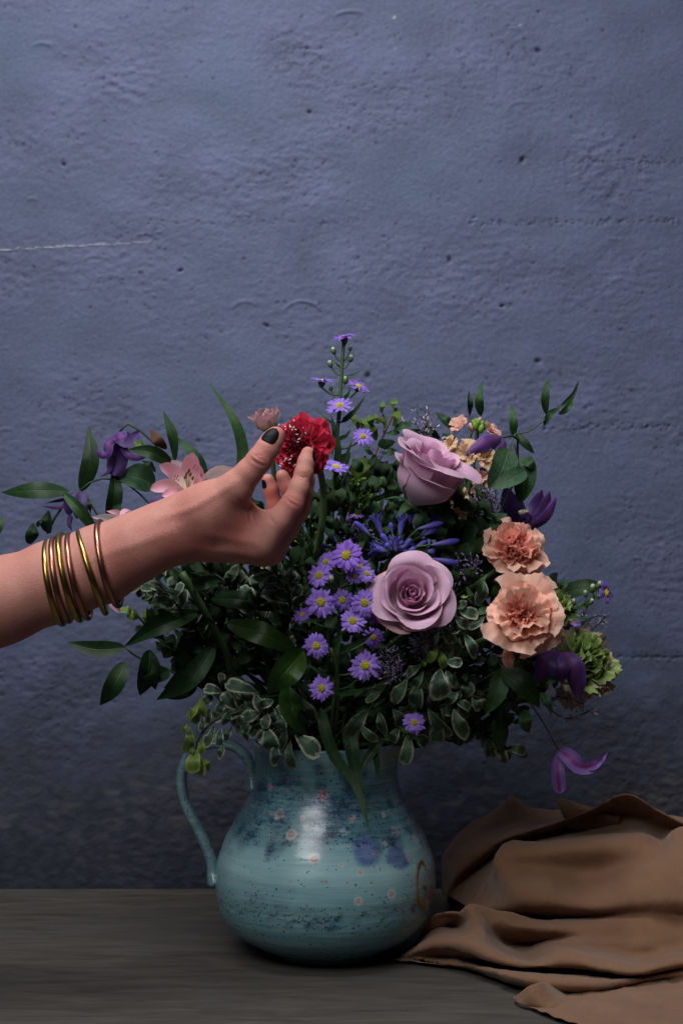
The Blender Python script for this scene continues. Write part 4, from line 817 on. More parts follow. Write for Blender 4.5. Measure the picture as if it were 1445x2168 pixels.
for i, (px, py, r_, ax, mt) in enumerate(((976, 906, 27, (-.5, -.5, .7), M_stockp), (1034, 917, 24, (.6, -.4, .6), M_stockp), (986, 962, 34, (-.3, -.9, .2), M_stock), (1024, 972, 28, (.4, -.8, .3), M_stock), (1016, 1012, 26, (.3, -.9, 0), M_stockp), (1010, 1040, 18, (.2, -.9, -.1), M_stock), (968, 1056, 30, (-.1, -.9, .2), M_stock), (966, 1092, 24, (-.2, -.9, -.2), M_stock), (955, 940, 20, (-.6, -.5, .3), M_stock))):
    fl_ = thing('floret', 'x', 'x', (0, 0, 0)); del fl_['label'], fl_['category']; fl_.parent = T_; fl_.location = V3(P(px, py, .0))-V3(T_.location)
    ruffled(fl_, P(px, py, .01 if i < 2 else -.005), ax, pxm(r_), [(5, 1.0, 40, 84, .62, .08, mt), (4, .7, 15, 45, .6, .09, mt)], 30+i, jag=.04)
for i in range(11):
    a = i*2.4; aster = ball_data(P(1011+math.cos(a)*(3+i*1.3), 893+i*1.6-abs(math.cos(a))*3, .012+math.sin(a)*.004), pxm(5.2+.2*i), 5, 7, (math.cos(a)*.5, -.2, 1), 1.5); mesh_obj('bud', aster[0], aster[1], M_pod if i % 3 else M_stockp, T_)

# ------------------------------------------------------------------ red scabious in the fingers, blush bud behind it
SY = -.132; axs = unit(V3((-.50, -.80, -.10))); cs = V3(P(629, 951, SY)); Rs = pxm(70, SY)
T_ = thing('scabious', 'crimson scabious held between thumb and finger', 'scabious', tuple(cs-axs*Rs*.5))
ruffled(T_, cs-axs*Rs*.45, axs, Rs, [(13, 1.06, 64, 98, .42, .085, M_scab), (13, 1.02, 52, 84, .42, .09, M_scab), (12, .94, 40, 72, .42, .09, M_scab), (11, .82, 28, 60, .42, .09, M_scab)], 12, .3, jag=.03)
q = np.random.RandomState(5); F = frame_to(axs); parts = []; pins = []
for i in range(90):
    rr_ = Rs*.56*math.sqrt((i+.5)/90); a = i*2.39996; z = Rs*(.26-.35*(rr_/Rs)**2); b = cs+F@V3((rr_*math.cos(a), rr_*math.sin(a), z-Rs*.22)); d = unit(F@V3((math.cos(a)*.9*rr_/Rs, math.sin(a)*.9*rr_/Rs, 1))+q.normal(size=3)*.22)
    parts.append(ribbon([b, b+d*Rs*.12, b+d*Rs*.20+q.normal(size=3)*Rs*.03], Rs*.055, prof(.6, .25, .2), nh=q.normal(size=3), n=4, m=2, cup=.6))
v, f, uv = merge(parts); mesh_obj('floret_cushion', v, f, M_scabd, T_, uvs=uv)
for (px, py) in ((590, 903), (592, 899), (603, 902), (606, 907), (613, 899), (617, 904), (619, 908), (622, 903), (628, 910), (626, 919), (642, 905), (646, 915), (624, 893), (604, 973), (608, 970), (617, 971), (619, 966), (615, 981), (633, 935), (636, 928), (600, 985), (596, 988), (622, 987)):
    b = V3(P(px, py, SY)); k = (b-cs); z = Rs*.38; b = cs+F@V3((k@F[:, 0], k@F[:, 1], z*.9)); b[0], b[2] = P(px, py, b[1])[0], P(px, py, b[1])[2]; d = unit(q.normal(size=3)+axs*.4)
    pins.append(tube_data([b, b+d*Rs*.045, b+d*Rs*.09+q.normal(size=3)*Rs*.015], .00032, .00042, n=3, m=5))
v, f, uv = merge(pins); mesh_obj('stamens', v, f, M_pin, T_, uvs=uv)
tube('stem', M_lstem, T_, [cs-axs*Rs*.35, V3(P(672, 985, SY+.03)), V3(P(684, 1040, SY+.045)), V3(P(680, 1120, SY+.05)), V3(P(668, 1180, SY+.06))], .0026, .0030, n=18, m=10)
T_ = thing('blush_bud', 'small blush and green half open bud behind the crimson flower', 'flower bud', P(572, 925, -.07))
axb = unit(V3((-.25, -.35, .9)))
for k, (cnt, sc_) in enumerate(((4, .5), (5, .75), (5, 1.0))):
    for i in range(cnt):
        a = i*2*math.pi/cnt+k*.6; Fb = frame_to(axb); d = Fb@V3((math.cos(a), math.sin(a), 0)); b = V3(P(573, 921, -.07)); L = pxm(60, -.07)
        leaf('petal', M_blush, T_, [b+d*L*.06, b+d*L*.36*sc_+axb*L*.42, b+d*L*(.30+.14*k)*sc_+axb*L*(.98-.06*k)], L*.30, prof(.5, .28, .1), n=9, m=6, cup=-.35, wave=(.16, 1.6, i), nh=d, jag=.05, seed=i)
down_stem(T_, P(573, 921, -.07), M_stem, .002, 44)

# ------------------------------------------------------------------ alstroemeria
def tepals(T_, lst, mat0=None):
    for i, e in enumerate(lst):
        pts, w = e[0], e[1]; pleaf('tepal', e[2] if len(e) > 2 else (mat0 or M_als), T_, pts, w, e[3] if len(e) > 3 else prof(.7, .55, .04), n=12, m=6, cup=e[4] if len(e) > 4 else .35, wave=(.07, 1.5, i), nh=e[5] if len(e) > 5 else (0, -1, .2), seed=i)
ye = -.10
T_ = thing('alstroemeria', 'open pink alstroemeria with brown freckled throat above the wrist', 'alstroemeria', P(400, 1050, ye))
tepals(T_, [([(396, 1046, ye), (404, 1000, ye+.004), (408, 958, ye-.006)], 42), ([(394, 1048, ye), (372, 1005, ye+.002), (338, 985, ye-.008)], 34), ([(392, 1050, ye), (358, 1030, ye-.008), (318, 1036, ye-.014)], 30), ([(396, 1050, ye), (372, 1042, ye-.016), (343, 1050, ye-.02)], 26),
            ([(400, 1050, ye), (420, 1010, ye+.006), (424, 985, ye-.002)], 24), ([(398, 1052, ye), (385, 1000, ye+.012), (362, 975, ye+.008)], 30, M_alsw), ([(400, 1052, ye), (418, 1032, ye-.01), (420, 1004, ye-.014)], 22, M_als)])
for i, (px, py) in enumerate(((395, 1003), (400, 996), (403, 1004), (408, 1012), (392, 1010))):
    ptube('stamen', M_cream, T_, [(398, 1044, ye-.004), (398+(px-398)*.6, 1022, ye-.016), (px, py+4, ye-.020)], 2.2, n=6, m=5); v, f, uv = ball_data(P(px, py, ye-.021), pxm(2.9, ye), 5, 7, (.3, -.2, 1), 1.7); mesh_obj('anther', v, f, M_anth, T_)
parts = [ball_data(P(px, py, ye-.010), pxm(1.3, ye), 3, 5, (.2, 0, 1), 2.2) for px, py in ((374, 1013), (371, 1008), (377, 1008), (369, 1015), (413, 985), (410, 990), (378, 1017))]
v, f, uv = merge(parts); mesh_obj('freckles', v, f, M_anth, T_)
ptube('stem', M_stem, T_, [(398, 1052, ye), (420, 1090, ye+.05), (520, 1300, 0), (660, 1560, 0)], 8)
T_ = thing('alstroemeria', 'white and pink alstroemeria petal showing over the thumb base', 'alstroemeria', P(470, 1030, -.08))
tepals(T_, [([(510, 1034, -.08), (466, 1003, -.088), (418, 1026, -.088)], 46, M_alsw, LANCE, .5, (.2, -1, -.3)), ([(500, 1030, -.07), (470, 1000, -.076), (446, 1000, -.078)], 26, M_als, LANCE, .4, (.3, -1, .6)), ([(505, 1020, -.075), (485, 1000, -.08), (455, 1003, -.08)], 24, M_als, OVATE)])
ptube('stem', M_stem, T_, [(500, 1022, -.078), (530, 1100, -.04), (600, 1350, 0), (680, 1570, 0)], 8)
T_ = thing('alstroemeria', 'pale pink alstroemeria tucked behind the loose copper bangle', 'alstroemeria', P(250, 1130, -.07))
tepals(T_, [([(282, 1122, -.065), (240, 1098, -.078), (194, 1094, -.084)], 26, M_alsw, LANCE, .5, (.2, -1, -.3)), ([(276, 1120, -.065), (250, 1090, -.072), (226, 1082, -.078)], 20, M_als, LANCE, .4, (.3, -1, .5)), ([(296, 1112, -.065), (284, 1090, -.074), (268, 1080, -.080), (254, 1090, -.084)], 18, M_als, STRAP, .1, (.3, -.3, 1)), ([(255, 1130, -.07), (222, 1122, -.078), (204, 1116, -.08)], 20, M_als, OVATE), ([(240, 1230, -.08), (240, 1270, -.085), (254, 1298, -.084)], 26, M_als, OVATE), ([(228, 1240, -.08), (232, 1262, -.082), (236, 1285, -.082)], 16, M_alsw, OVATE)])
ptube('stem', M_stem, T_, [(255, 1120, -.068), (300, 1200, -.04), (450, 1380, 0), (650, 1570, 0)], 8)

# ------------------------------------------------------------------ clematis
def clematis(label, base, sep, stem=None, extra=None, stamens=None, st_w=5):
    T_ = thing('clematis', label, 'clematis', P(*base), 'purple clematis')
    for i, e in enumerate(sep): pleaf('sepal', e[2] if len(e) > 2 else M_clem, T_, e[0], e[1], e[3] if len(e) > 3 else OVATE, n=14, m=6, cup=e[4] if len(e) > 4 else -.35, wave=(.10, 2.2, i*1.3), nh=e[5] if len(e) > 5 else (.1*(i % 3-1), -1, .15), seed=i)
    if stem: ptube('stem', M_dstem, T_, stem, st_w, n=26, m=6)
    if stamens:
        px, py, Y, r_, ax = stamens
        for i in range(9):
            a = i*.7; d = unit(V3(ax)+V3((math.cos(a), .3*math.sin(a), math.sin(a)))*.35); b = V3(P(px, py, Y)); tube('stamen', M_cream, T_, [b, b+d*pxm(r_*.5), b+d*pxm(r_)], .0007, .0009, n=4, m=5)
    return T_
yc = .02
clematis('nodding purple clematis bell with curled tips on an arching stem', (372, 985, yc), [([(250, 920, yc), (230, 938, yc-.01), (228, 958, yc-.012), (216, 964, yc-.012), (202, 952, yc-.012)], 22, M_clem, prof(.4, .6)), ([(254, 920, yc), (268, 932, yc-.012), (284, 927, yc-.01), (297, 912, yc-.008)], 34, M_clemd, OVATE, .2), ([(254, 930, yc), (268, 958, yc-.012), (288, 969, yc-.012), (324, 958, yc-.01)], 15, M_clem, STRAP), ([(250, 925, yc), (248, 965, yc+.002), (243, 1008, yc-.002)], 46, M_clemd, prof(.3, .3)), ([(238, 960, yc), (232, 995, yc-.002), (212, 1010, yc-.004)], 16, M_clemd, BLADE), ([(250, 914, yc-.006), (256, 925, yc-.010), (262, 940, yc-.012)], 32, M_clem, prof(.25, .4))],
    [(251, 916, yc), (254, 903, yc), (272, 897, yc), (300, 914, yc), (340, 952, yc), (376, 990, yc), (450, 1120, .02), (560, 1400, 0), (670, 1565, 0)])
clematis('dark wine purple clematis bell at the far edge of the trailing leaves', (170, 1040, .02), [([(165, 1040, .02), (172, 1068, .012), (162, 1098, .014)], 36, M_clemd, prof(.3, .4)), ([(162, 1042, .02), (148, 1066, .014), (146, 1092, .016)], 28, M_clemd, prof(.3, .5)), ([(150, 1062, .02), (125, 1074, .015), (86, 1072, .014)], 10, M_clem, BLADE), ([(148, 1056, .02), (122, 1060, .016), (95, 1066, .016)], 8, M_clemd, BLADE), ([(150, 1090, .016), (147, 1110, .014), (154, 1126, .014)], 12, M_clemd, BLADE)], [(168, 1040, .02), (172, 1034, .022), (190, 1022, .022), (222, 1014, .024), (290, 1040, .024), (420, 1200, .02), (660, 1560, 0)], st_w=4)
clematis('dark purple clematis bud half hidden by the wrist under the pink flower', (360, 1080, -.06), [([(372, 1078, -.06), (345, 1062, -.07), (314, 1068, -.07)], 40, M_clemd, OVATE), ([(378, 1070, -.06), (362, 1058, -.072), (345, 1050, -.07)], 20, M_cleml, OVATE), ([(366, 1082, -.06), (340, 1076, -.072), (322, 1084, -.07)], 22, M_clem, OVATE)], [(372, 1078, -.058), (440, 1180, -.03), (560, 1400, 0), (670, 1565, 0)], st_w=4)
yk = .005
clematis('closed magenta purple clematis bud pair lying over the apricot flower spike', (1075, 930, yk), [([(1062, 924, yk), (1030, 934, yk-.016), (982, 965, yk-.018)], 34, M_clem, prof(.6, .8), -.5), ([(1070, 932, yk), (1052, 955, yk-.01), (1029, 977, yk-.012)], 26, M_clem, prof(.6, .8), -.5), ([(1030, 994, yk), (1012, 994, yk-.01), (988, 987, yk-.012)], 10, M_clemd, BLADE)], [(1064, 926, yk), (1080, 922, yk+.005), (1095, 940, yk+.02), (1060, 1060, .05), (800, 1540, .03)])
yv = .03
clematis('upturned purple clematis cup behind the upper carnation', (1113, 1120, yv), [([(1108, 1118, yv), (1086, 1085, yv-.005), (1068, 1030, yv-.008)], 46, M_clemd), ([(1112, 1118, yv), (1098, 1080, yv+.012), (1092, 1045, yv+.01)], 34, M_clemd), ([(1114, 1118, yv), (1132, 1080, yv+.010), (1146, 1036, yv+.008)], 36, M_clem), ([(1116, 1118, yv), (1146, 1088, yv-.004), (1162, 1040, yv-.008)], 30, M_clem), ([(1118, 1120, yv), (1155, 1092, yv-.010), (1177, 1050, yv-.012)], 22, M_clem), ([(1108, 1116, yv-.008), (1115, 1098, yv-.02), (1122, 1118, yv-.018)], 30, M_clem)], [(1112, 1120, yv), (1080, 1240, yv+.02), (900, 1480, .03), (740, 1570, .02)], stamens=(1108, 1108, yv-.005, 30, (-.05, -.3, 1)))
yd = -.03
clematis('drooping purple clematis folded against the green ruffled flower', (1186, 1382, yd), [([(1184, 1380, yd), (1158, 1402, yd-.01), (1136, 1456, yd-.008)], 50, M_clem), ([(1186, 1380, yd), (1176, 1415, yd-.016), (1172, 1458, yd-.012)], 36, M_clemd), ([(1190, 1380, yd), (1193, 1412, yd-.016), (1188, 1450, yd-.012)], 30, M_clem), ([(1194, 1380, yd), (1215, 1415, yd-.012), (1226, 1484, yd-.008)], 46, M_clem), ([(1200, 1390, yd), (1225, 1415, yd-.006), (1232, 1450, yd-.004)], 24, M_cleml)], [(1186, 1381, yd), (1170, 1370, yd+.01), (1120, 1400, yd+.03), (900, 1530, .01), (740, 1575, .0)])
yg = -.02
clematis('small purple clematis hanging alone on a thread stalk above the cloth', (1182, 1588, yg), [([(1182, 1588, yg), (1180, 1632, yg-.012), (1184, 1680, yg-.010)], 30, M_cleml, prof(.7, .35), .45), ([(1184, 1588, yg), (1205, 1604, yg-.012), (1225, 1622, yg-.014), (1258, 1620, yg-.012), (1285, 1590, yg-.010)], 36, M_cleml, prof(.5, .9), .45), ([(1236, 1622, yg-.008), (1255, 1620, yg-.016), (1276, 1606, yg-.014)], 20, M_cleml, OVATE, .3), ([(1183, 1589, yg+.004), (1194, 1606, yg+.010), (1208, 1622, yg+.010)], 20, M_clemd)], [(1182, 1590, yg), (1150, 1532, yg), (1120, 1488, yg), (1075, 1440, yg), (1000, 1420, -.02), (860, 1500, 0), (735, 1575, 0)], st_w=3)

# ------------------------------------------------------------------ agapanthus
T_ = thing('agapanthus', 'blue agapanthus head with spreading club shaped buds above the open rose', 'agapanthus', P(836, 1190, -.055))
AC = V3(P(838, 1180, -.06)); q = np.random.RandomState(3)
def ag_bud(tip, base, w, Y, opn=False):
    a, b = V3(P(*base, Y)), V3(P(*tip, Y)); W = pxm(w, Y); tube('pedicel', M_stem, T_, [AC, (AC+a)/2+V3((0, -.004, .003)), a], .0008, .0009, n=8, m=5)
    v, f, uv = tube_data([a, a*.5+b*.5, b], 0, n=12, m=8, rf=lambda t: W*.5*(.25+.75*np.clip(t*1.5, 0, 1)**.8)*np.sqrt(np.clip(1.03-t**6, 0, 1))); o = mesh_obj('floret', v, f, M_agap, T_, uvs=uv)
    if opn:
        ax = unit(b-a); Fb = frame_to(ax); L = np.linalg.norm(b-a)*.75
        for i in range(6):
            t = i*math.pi/3; d = Fb@V3((math.cos(t), math.sin(t), 0)); m0 = a*.35+b*.65; leaf('tepal', M_agap, o, [m0+d*W*.2, m0+d*W*.55+ax*L*.5, m0+d*W*1.15+ax*L*.85], W*.36, prof(.5, .3, .1), n=6, m=4, cup=-.2, nh=-d)
for tip, base, w, dy in (((749, 1104), (787, 1136), 14, -.005), ((687, 1118), (714, 1150), 14, 0), ((681, 1152), (700, 1160), 12, 0), ((874, 1079), (866, 1112), 12, -.002), ((937, 1107), (884, 1120), 15, -.012), ((926, 1119), (896, 1134), 15, .01), ((972, 1144), (912, 1154), 15, -.014), ((921, 1168), (902, 1167), 14, -.01), ((970, 1193), (915, 1183), 15, -.012), ((826, 1106), (830, 1130), 11, -.01), ((765, 1170), (800, 1172), 15, .01), ((775, 1150), (808, 1160), 15, .0), ((815, 1150), (830, 1165), 15, -.02), ((870, 1140), (855, 1160), 13, -.015), ((806, 1130), (822, 1150), 14, -.015), ((880, 1160), (862, 1170), 14, -.015), ((905, 1145), (880, 1158), 12, -.01)): ag_bud(tip, base, w, -.06+dy)
for tip, base, w, dy in (((796, 1098), (808, 1134), 15, -.012), ((851, 1098), (846, 1135), 16, -.014), ((920, 1100), (890, 1135), 14, .012), ((790, 1160), (815, 1168), 16, -.014), ((745, 1180), (780, 1180), 15, .012), ((836, 1142), (838, 1168), 15, -.024), ((770, 1130), (800, 1150), 14, .006)): ag_bud(tip, base, w, -.06+dy, True)
for i in range(16): a_ = q.uniform(0, 6.28); ag_bud((828+math.cos(a_)*q.uniform(25, 62), 1158+math.sin(a_)*q.uniform(8, 26)), (828+math.cos(a_)*12, 1162+math.sin(a_)*8), q.uniform(11, 15), -.06+q.uniform(-.02, .01), i % 4 == 0)
down_stem(T_, AC, M_stem, .003, 21)

# ------------------------------------------------------------------ ruffled green ranunculus
def frilly(label, c, axis, R, seed, mats, roll=0):
    T_ = thing('ranunculus', label, 'ranunculus', tuple(c), 'green ruffled flowers'); a = unit(V3(axis)); b = V3(c)-a*R*.55
    ruffled(T_, b, axis, R, [(6, 1.10, 62, 120, .50, .09, mats[0]), (7, 1.14, 46, 92, .46, .09, mats[0]), (7, 1.16, 34, 70, .44, .10, mats[0]), (8, 1.14, 24, 52, .42, .10, mats[1]), (8, 1.10, 15, 38, .40, .11, mats[1]), (8, 1.05, 7, 26, .38, .11, mats[1]), (6, 1.0, 0, 14, .36, .11, mats[1])], seed, roll, .05)
    down_stem(T_, b, M_stem, .002, seed); return T_
frilly('green ruffled ranunculus with pink edged petals on the bouquet flank', P(1240, 1398, .0), (.60, -.66, .34), pxm(84), 4, (M_ran, M_rang))
frilly('small olive green ruffled ranunculus behind the lower carnation', P(1178, 1280, .005), (.35, -.6, .7), pxm(44), 6, (M_rang, M_rang), .5)
# ------------------------------------------------------------------ foliage
def sprig(name, label, cat, stem, lst, mat, Y, group=None, stw=5, smat=None, pf=OBOV, seed=0, cup=.18, wave=.10, lname='leaf', n=10, m=4, bend=.006, fold=0.0, wsc=1.0):
    """stem + leaves given as (base px, base py, tip px, tip py, width[, material, dY])"""
    q = random.Random(seed); T_ = thing(name, label, cat, P(*stem[0]), group)
    ptube('stem', smat or M_dstem, T_, stem, stw, n=22, m=6)
    for i, e in enumerate(lst):
        x0, y0_, x1, y1, w = e[:5]; mt = e[5] if len(e) > 5 and e[5] else mat; dy = (e[6] if len(e) > 6 else 0)+q.uniform(-.006, .006)
        nx_, ny_ = -(y1-y0_), x1-x0; b = q.uniform(-.10, .10)
        pts = [(x0, y0_, Y+dy+.004), ((x0+x1)/2+nx_*b, (y0_+y1)/2+ny_*b, Y+dy-bend), (x1, y1, Y+dy+q.uniform(-.004, .008))]
        pleaf(lname, mt, T_, pts, w*wsc*(1.15 if pf is OBOV else 1), pf, n=n, m=m, cup=cup*q.choice((-1, 1, 1)), fold=fold, wave=(wave, q.uniform(1.2, 2.2), q.uniform(0, 6)), nh=(q.uniform(-.5, .5), -1, q.uniform(-.1, .6)), twist=(q.uniform(-15, 15), q.uniform(-20, 20)), seed=seed*50+i)
    return T_
PG = 'variegated pittosporum sprigs'
sprig('pittosporum_sprig', 'bright white edged pittosporum sprig between the open rose and lower carnation', 'foliage', [(1035, 1300, -.10), (990, 1325, -.105), (955, 1365, -.105), (930, 1420, -.10), (860, 1500, -.05), (740, 1575, -.02)],
  [(932, 1414, 935, 1480, 42), (943, 1416, 967, 1449, 28), (944, 1399, 979, 1403, 20), (982, 1340, 1007, 1392, 24), (966, 1286, 1012, 1302, 25), (934, 1324, 959, 1364, 23), (949, 1336, 970, 1338, 16), (963, 1286, 955, 1332, 20), (963, 1304, 992, 1324, 21), (949, 1247, 962, 1270, 14), (962, 1288, 987, 1272, 15, M_pitd), (1026, 1305, 990, 1331, 11), (974, 1263, 991, 1262, 9, M_young), (928, 1366, 902, 1400, 18, M_young), (928, 1374, 941, 1415, 18, M_young), (904, 1400, 893, 1409, 12, M_young), (957, 1352, 932, 1387, 21, M_pitd, .006), (971, 1350, 967, 1392, 31, M_pitd, .01), (890, 1410, 860, 1432, 21, M_pitd, .006), (896, 1420, 874, 1458, 18, M_pitd), (884, 1444, 878, 1497, 34, M_pitd, .004), (862, 1436, 826, 1485, 29, M_pitd, .008), (1020, 1318, 1040, 1345, 16, M_mid, .01), (900, 1440, 905, 1480, 20, M_pitd, .012), (1000, 1300, 1030, 1290, 14, M_soft, .01)], M_pit, -.112, PG, seed=1)
sprig('pittosporum_sprig', 'single white edged leaf spray left of the lower carnation', 'foliage', [(1008, 1290, -.085), (985, 1330, -.06), (860, 1480, -.02), (735, 1575, 0)], [(1010, 1280, 1022, 1226, 28), (1004, 1285, 985, 1240, 16, M_dark), (1012, 1260, 1030, 1215, 14, M_mid)], M_pit, -.085, PG, seed=2, pf=OVATE)
sprig('pittosporum_sprig', 'pale edged pittosporum sprig spilling over the jug handle with lime tips', 'foliage', [(610, 1470, -.05), (555, 1480, -.085), (510, 1505, -.095), (455, 1525, -.095), (420, 1565, -.095), (412, 1610, -.092)],
  [(548, 1466, 476, 1446, 28), (473, 1466, 432, 1457, 20), (452, 1475, 430, 1489, 20), (470, 1456, 467, 1424, 14, M_pitd), (543, 1468, 556, 1503, 25), (557, 1503, 510, 1521, 25), (532, 1487, 507, 1506, 16), (567, 1508, 555, 1543, 21), (562, 1537, 577, 1590, 35), (590, 1511, 596, 1547, 24), (586, 1577, 586, 1618, 29), (615, 1566, 620, 1630, 21, M_pitd), (621, 1544, 677, 1601, 37), (475, 1485, 462, 1511, 18), (488, 1508, 476, 1533, 22), (454, 1536, 432, 1580, 22), (468, 1541, 466, 1582, 17), (492, 1536, 472, 1570, 14), (473, 1579, 462, 1603, 16), (501, 1541, 526, 1567, 12, M_pitd), (579, 1482, 552, 1495, 20), (600, 1500, 625, 1520, 22, M_pitd), (520, 1480, 500, 1468, 14, M_pitd), (436, 1520, 425, 1550, 14), (445, 1500, 440, 1535, 16),
   (419, 1487, 396, 1519, 21, M_young), (412, 1497, 414, 1533, 22, M_young), (424, 1474, 434, 1524, 20, M_young), (401, 1534, 392, 1594, 23, M_young), (398, 1530, 384, 1549, 12, M_young), (419, 1586, 408, 1637, 29, M_young, -.004), (421, 1598, 425, 1642, 24, M_young), (432, 1605, 443, 1629, 15, M_young), (423, 1563, 432, 1595, 14, M_young), (408, 1580, 400, 1602, 13, M_young)], M_pit, -.095, PG, seed=3, wave=.16)
def auto_sprig(label, stem, cnt, L, w, mat, seed, group=PG, name='pittosporum_sprig', pf=OBOV, spread=1.0, young=0):
    q = random.Random(seed); C_ = resample([(a, b, c*1000) for a, b, c in stem[:-1]], 60); lst = []
    for i in range(cnt):
        k = int(60*(i+.5)/cnt); x, y, Y = C_[k]; t = C_[min(k+2, 60)]-C_[max(k-2, 0)]; an = math.atan2(t[1], t[0])+math.pi+q.choice((-1, 1))*q.uniform(.4, 1.3)*spread; l = L*q.uniform(.7, 1.15)
        lst.append((x, y, x+math.cos(an)*l, y+math.sin(an)*l, w*q.uniform(.75, 1.2), M_young if i < young else (mat if q.random() < .8 else M_pitd), Y/1000-stem[0][2]))
    return sprig(name, label, 'foliage', stem, lst, mat, stem[0][2], group, seed=seed, pf=pf, wave=.14)
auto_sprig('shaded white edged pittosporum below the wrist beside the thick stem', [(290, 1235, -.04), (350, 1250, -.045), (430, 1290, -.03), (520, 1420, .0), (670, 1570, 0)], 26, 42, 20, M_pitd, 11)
auto_sprig('white edged pittosporum directly under the knuckles', [(600, 1215, -.085), (560, 1240, -.08), (540, 1300, -.05), (580, 1420, -.02), (675, 1570, 0)], 26, 44, 24, M_pit, 12)
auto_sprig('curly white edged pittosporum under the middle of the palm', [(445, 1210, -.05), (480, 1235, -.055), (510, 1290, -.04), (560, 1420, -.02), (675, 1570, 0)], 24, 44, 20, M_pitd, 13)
auto_sprig('lime tipped pittosporum peeking below the bangles', [(285, 1290, -.03), (305, 1320, -.03), (380, 1380, -.01), (520, 1480, .0), (670, 1570, 0)], 16, 34, 17, M_pitd, 14, young=3)
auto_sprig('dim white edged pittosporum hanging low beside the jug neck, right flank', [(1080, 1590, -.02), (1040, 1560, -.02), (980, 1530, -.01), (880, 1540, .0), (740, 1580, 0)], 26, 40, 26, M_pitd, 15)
sprig('pittosporum_sprig', 'broad dim pittosporum leaves over the middle of the jug rim', 'foliage', [(800, 1470, -.07), (770, 1520, -.06), (720, 1580, -.03)], [(782, 1500, 735, 1562, 33), (800, 1506, 812, 1556, 28), (806, 1462, 773, 1481, 19), (862, 1552, 853, 1620, 26, None, -.012), (845, 1540, 830, 1572, 20), (885, 1555, 905, 1578, 24), (830, 1500, 850, 1540, 24), (760, 1530, 800, 1570, 18), (905, 1500, 950, 1560, 34, M_pitd, .02), (960, 1500, 990, 1560, 34, M_pitd, .02), (930, 1520, 925, 1575, 30, M_pitd, .02), (640, 1480, 660, 1530, 26, M_pitd, .02)], M_pitd, -.085, PG, seed=5)

auto_sprig('bushy pale edged pittosporum in the gap left of the lily stem', [(330, 1225, -.075), (352, 1255, -.07), (390, 1300, -.06), (500, 1440, -.01), (670, 1572, 0)], 36, 40, 19, M_pit, 41)
auto_sprig('bushy pale edged pittosporum between palm and aster cluster', [(560, 1205, -.095), (600, 1235, -.09), (615, 1280, -.075), (610, 1400, -.02), (678, 1572, 0)], 30, 40, 20, M_pit, 42)
auto_sprig('bushy pale edged pittosporum over the jug neck, handle side', [(490, 1500, -.075), (530, 1510, -.085), (570, 1530, -.085), (620, 1545, -.06), (680, 1585, -.01)], 40, 44, 21, M_pit, 43, spread=1.2)
auto_sprig('shaded pittosporum hanging under the lower carnation', [(1010, 1470, -.05), (970, 1480, -.055), (900, 1510, -.045), (840, 1545, -.03), (735, 1585, 0)], 30, 42, 24, M_pitd, 44, spread=1.2)
# big glossy lily stem below the hand
sprig('lily_stem', 'thick leafy stem with broad glossy dark leaves below the palm', 'foliage', [(385, 1212, -.06), (430, 1290, -.055), (478, 1380, -.045), (505, 1440, -.03), (670, 1570, 0)],
  [(420, 1296, 265, 1368, 46, None, .01), (455, 1366, 332, 1482, 46, None, .01), (478, 1404, 346, 1458, 40, None, .02), (446, 1268, 580, 1294, 40), (478, 1318, 640, 1388, 50, M_lily, -.02), (642, 1378, 566, 1470, 62, M_lily, -.034), (612, 1452, 650, 1556, 62, M_lily, -.02), (400, 1240, 470, 1225, 30, None, .01), (500, 1430, 560, 1560, 44, None, .02), (440, 1310, 370, 1400, 40, None, .03)], M_dark, -.065, seed=21, stw=17, smat=M_stem, pf=LANCE, cup=.2, wave=.05, n=16, m=8, bend=.016, fold=.22)
sprig('willow_leaf_spray', 'dark pointed leaves hanging free below the bangles', 'foliage', [(268, 1372, .0), (290, 1390, .005), (360, 1420, .01), (520, 1500, .01), (670, 1572, 0)], [(267, 1371, 142, 1360, 36), (266, 1400, 212, 1494, 42), (318, 1375, 296, 1472, 50), (300, 1400, 330, 1460, 36), (360, 1420, 300, 1440, 36), (420, 1440, 345, 1475, 40)], M_dark, .0, seed=22, pf=LANCE, cup=.12, wave=.04, n=14, m=6, fold=.12)
# trailing leaves on the left
sprig('leafy_vine', 'trailing vine with long pointed dark leaves reaching the picture edge', 'foliage', [(100, 1130, .02), (130, 1075, .02), (172, 1040, .02), (205, 1090, .022), (250, 1130, .02), (420, 1320, .02), (660, 1565, 0)],
  [(171, 1042, 188, 902, 40), (148, 1040, 4, 1043, 38), (232, 1100, 241, 988, 35, None, .012), (329, 1028, 246, 1008, 60, M_soft, .01), (207, 1128, 124, 1034, 27, M_mid, -.004), (100, 1128, 103, 1080, 33), (66, 1152, 72, 1107, 30), (104, 1152, 26, 1171, 18), (240, 1102, 257, 1066, 20), (180, 1050, 192, 1088, 10), (-14, 1132, 6, 1092, 26, M_mid), (78, 1115, 92, 1098, 10)], M_dark, .02, seed=23, pf=LANCE, cup=.15, wave=.04, n=14, m=6, fold=.14)
sprig('alstroemeria_leaves', 'upright narrow leaves and brown buds beside the pink alstroemeria', 'foliage', [(372, 985, .0), (400, 1050, .0), (480, 1200, .0), (660, 1560, 0)], [(370, 978, 346, 870, 25, M_mid), (440, 1016, 374, 925, 27, M_soft), (364, 980, 270, 952, 30), (330, 1000, 300, 975, 20), (352, 952, 318, 908, 24, M_rstem), (314, 944, 284, 934, 20, M_olive)], M_dark, .0, seed=24, pf=LANCE, cup=.15, wave=.03, n=14, m=6, fold=.12)
T_ = thing('blade_leaf', 'single long twisted blade leaf standing behind the thumb', 'leaf', P(506, 1000, -.06))
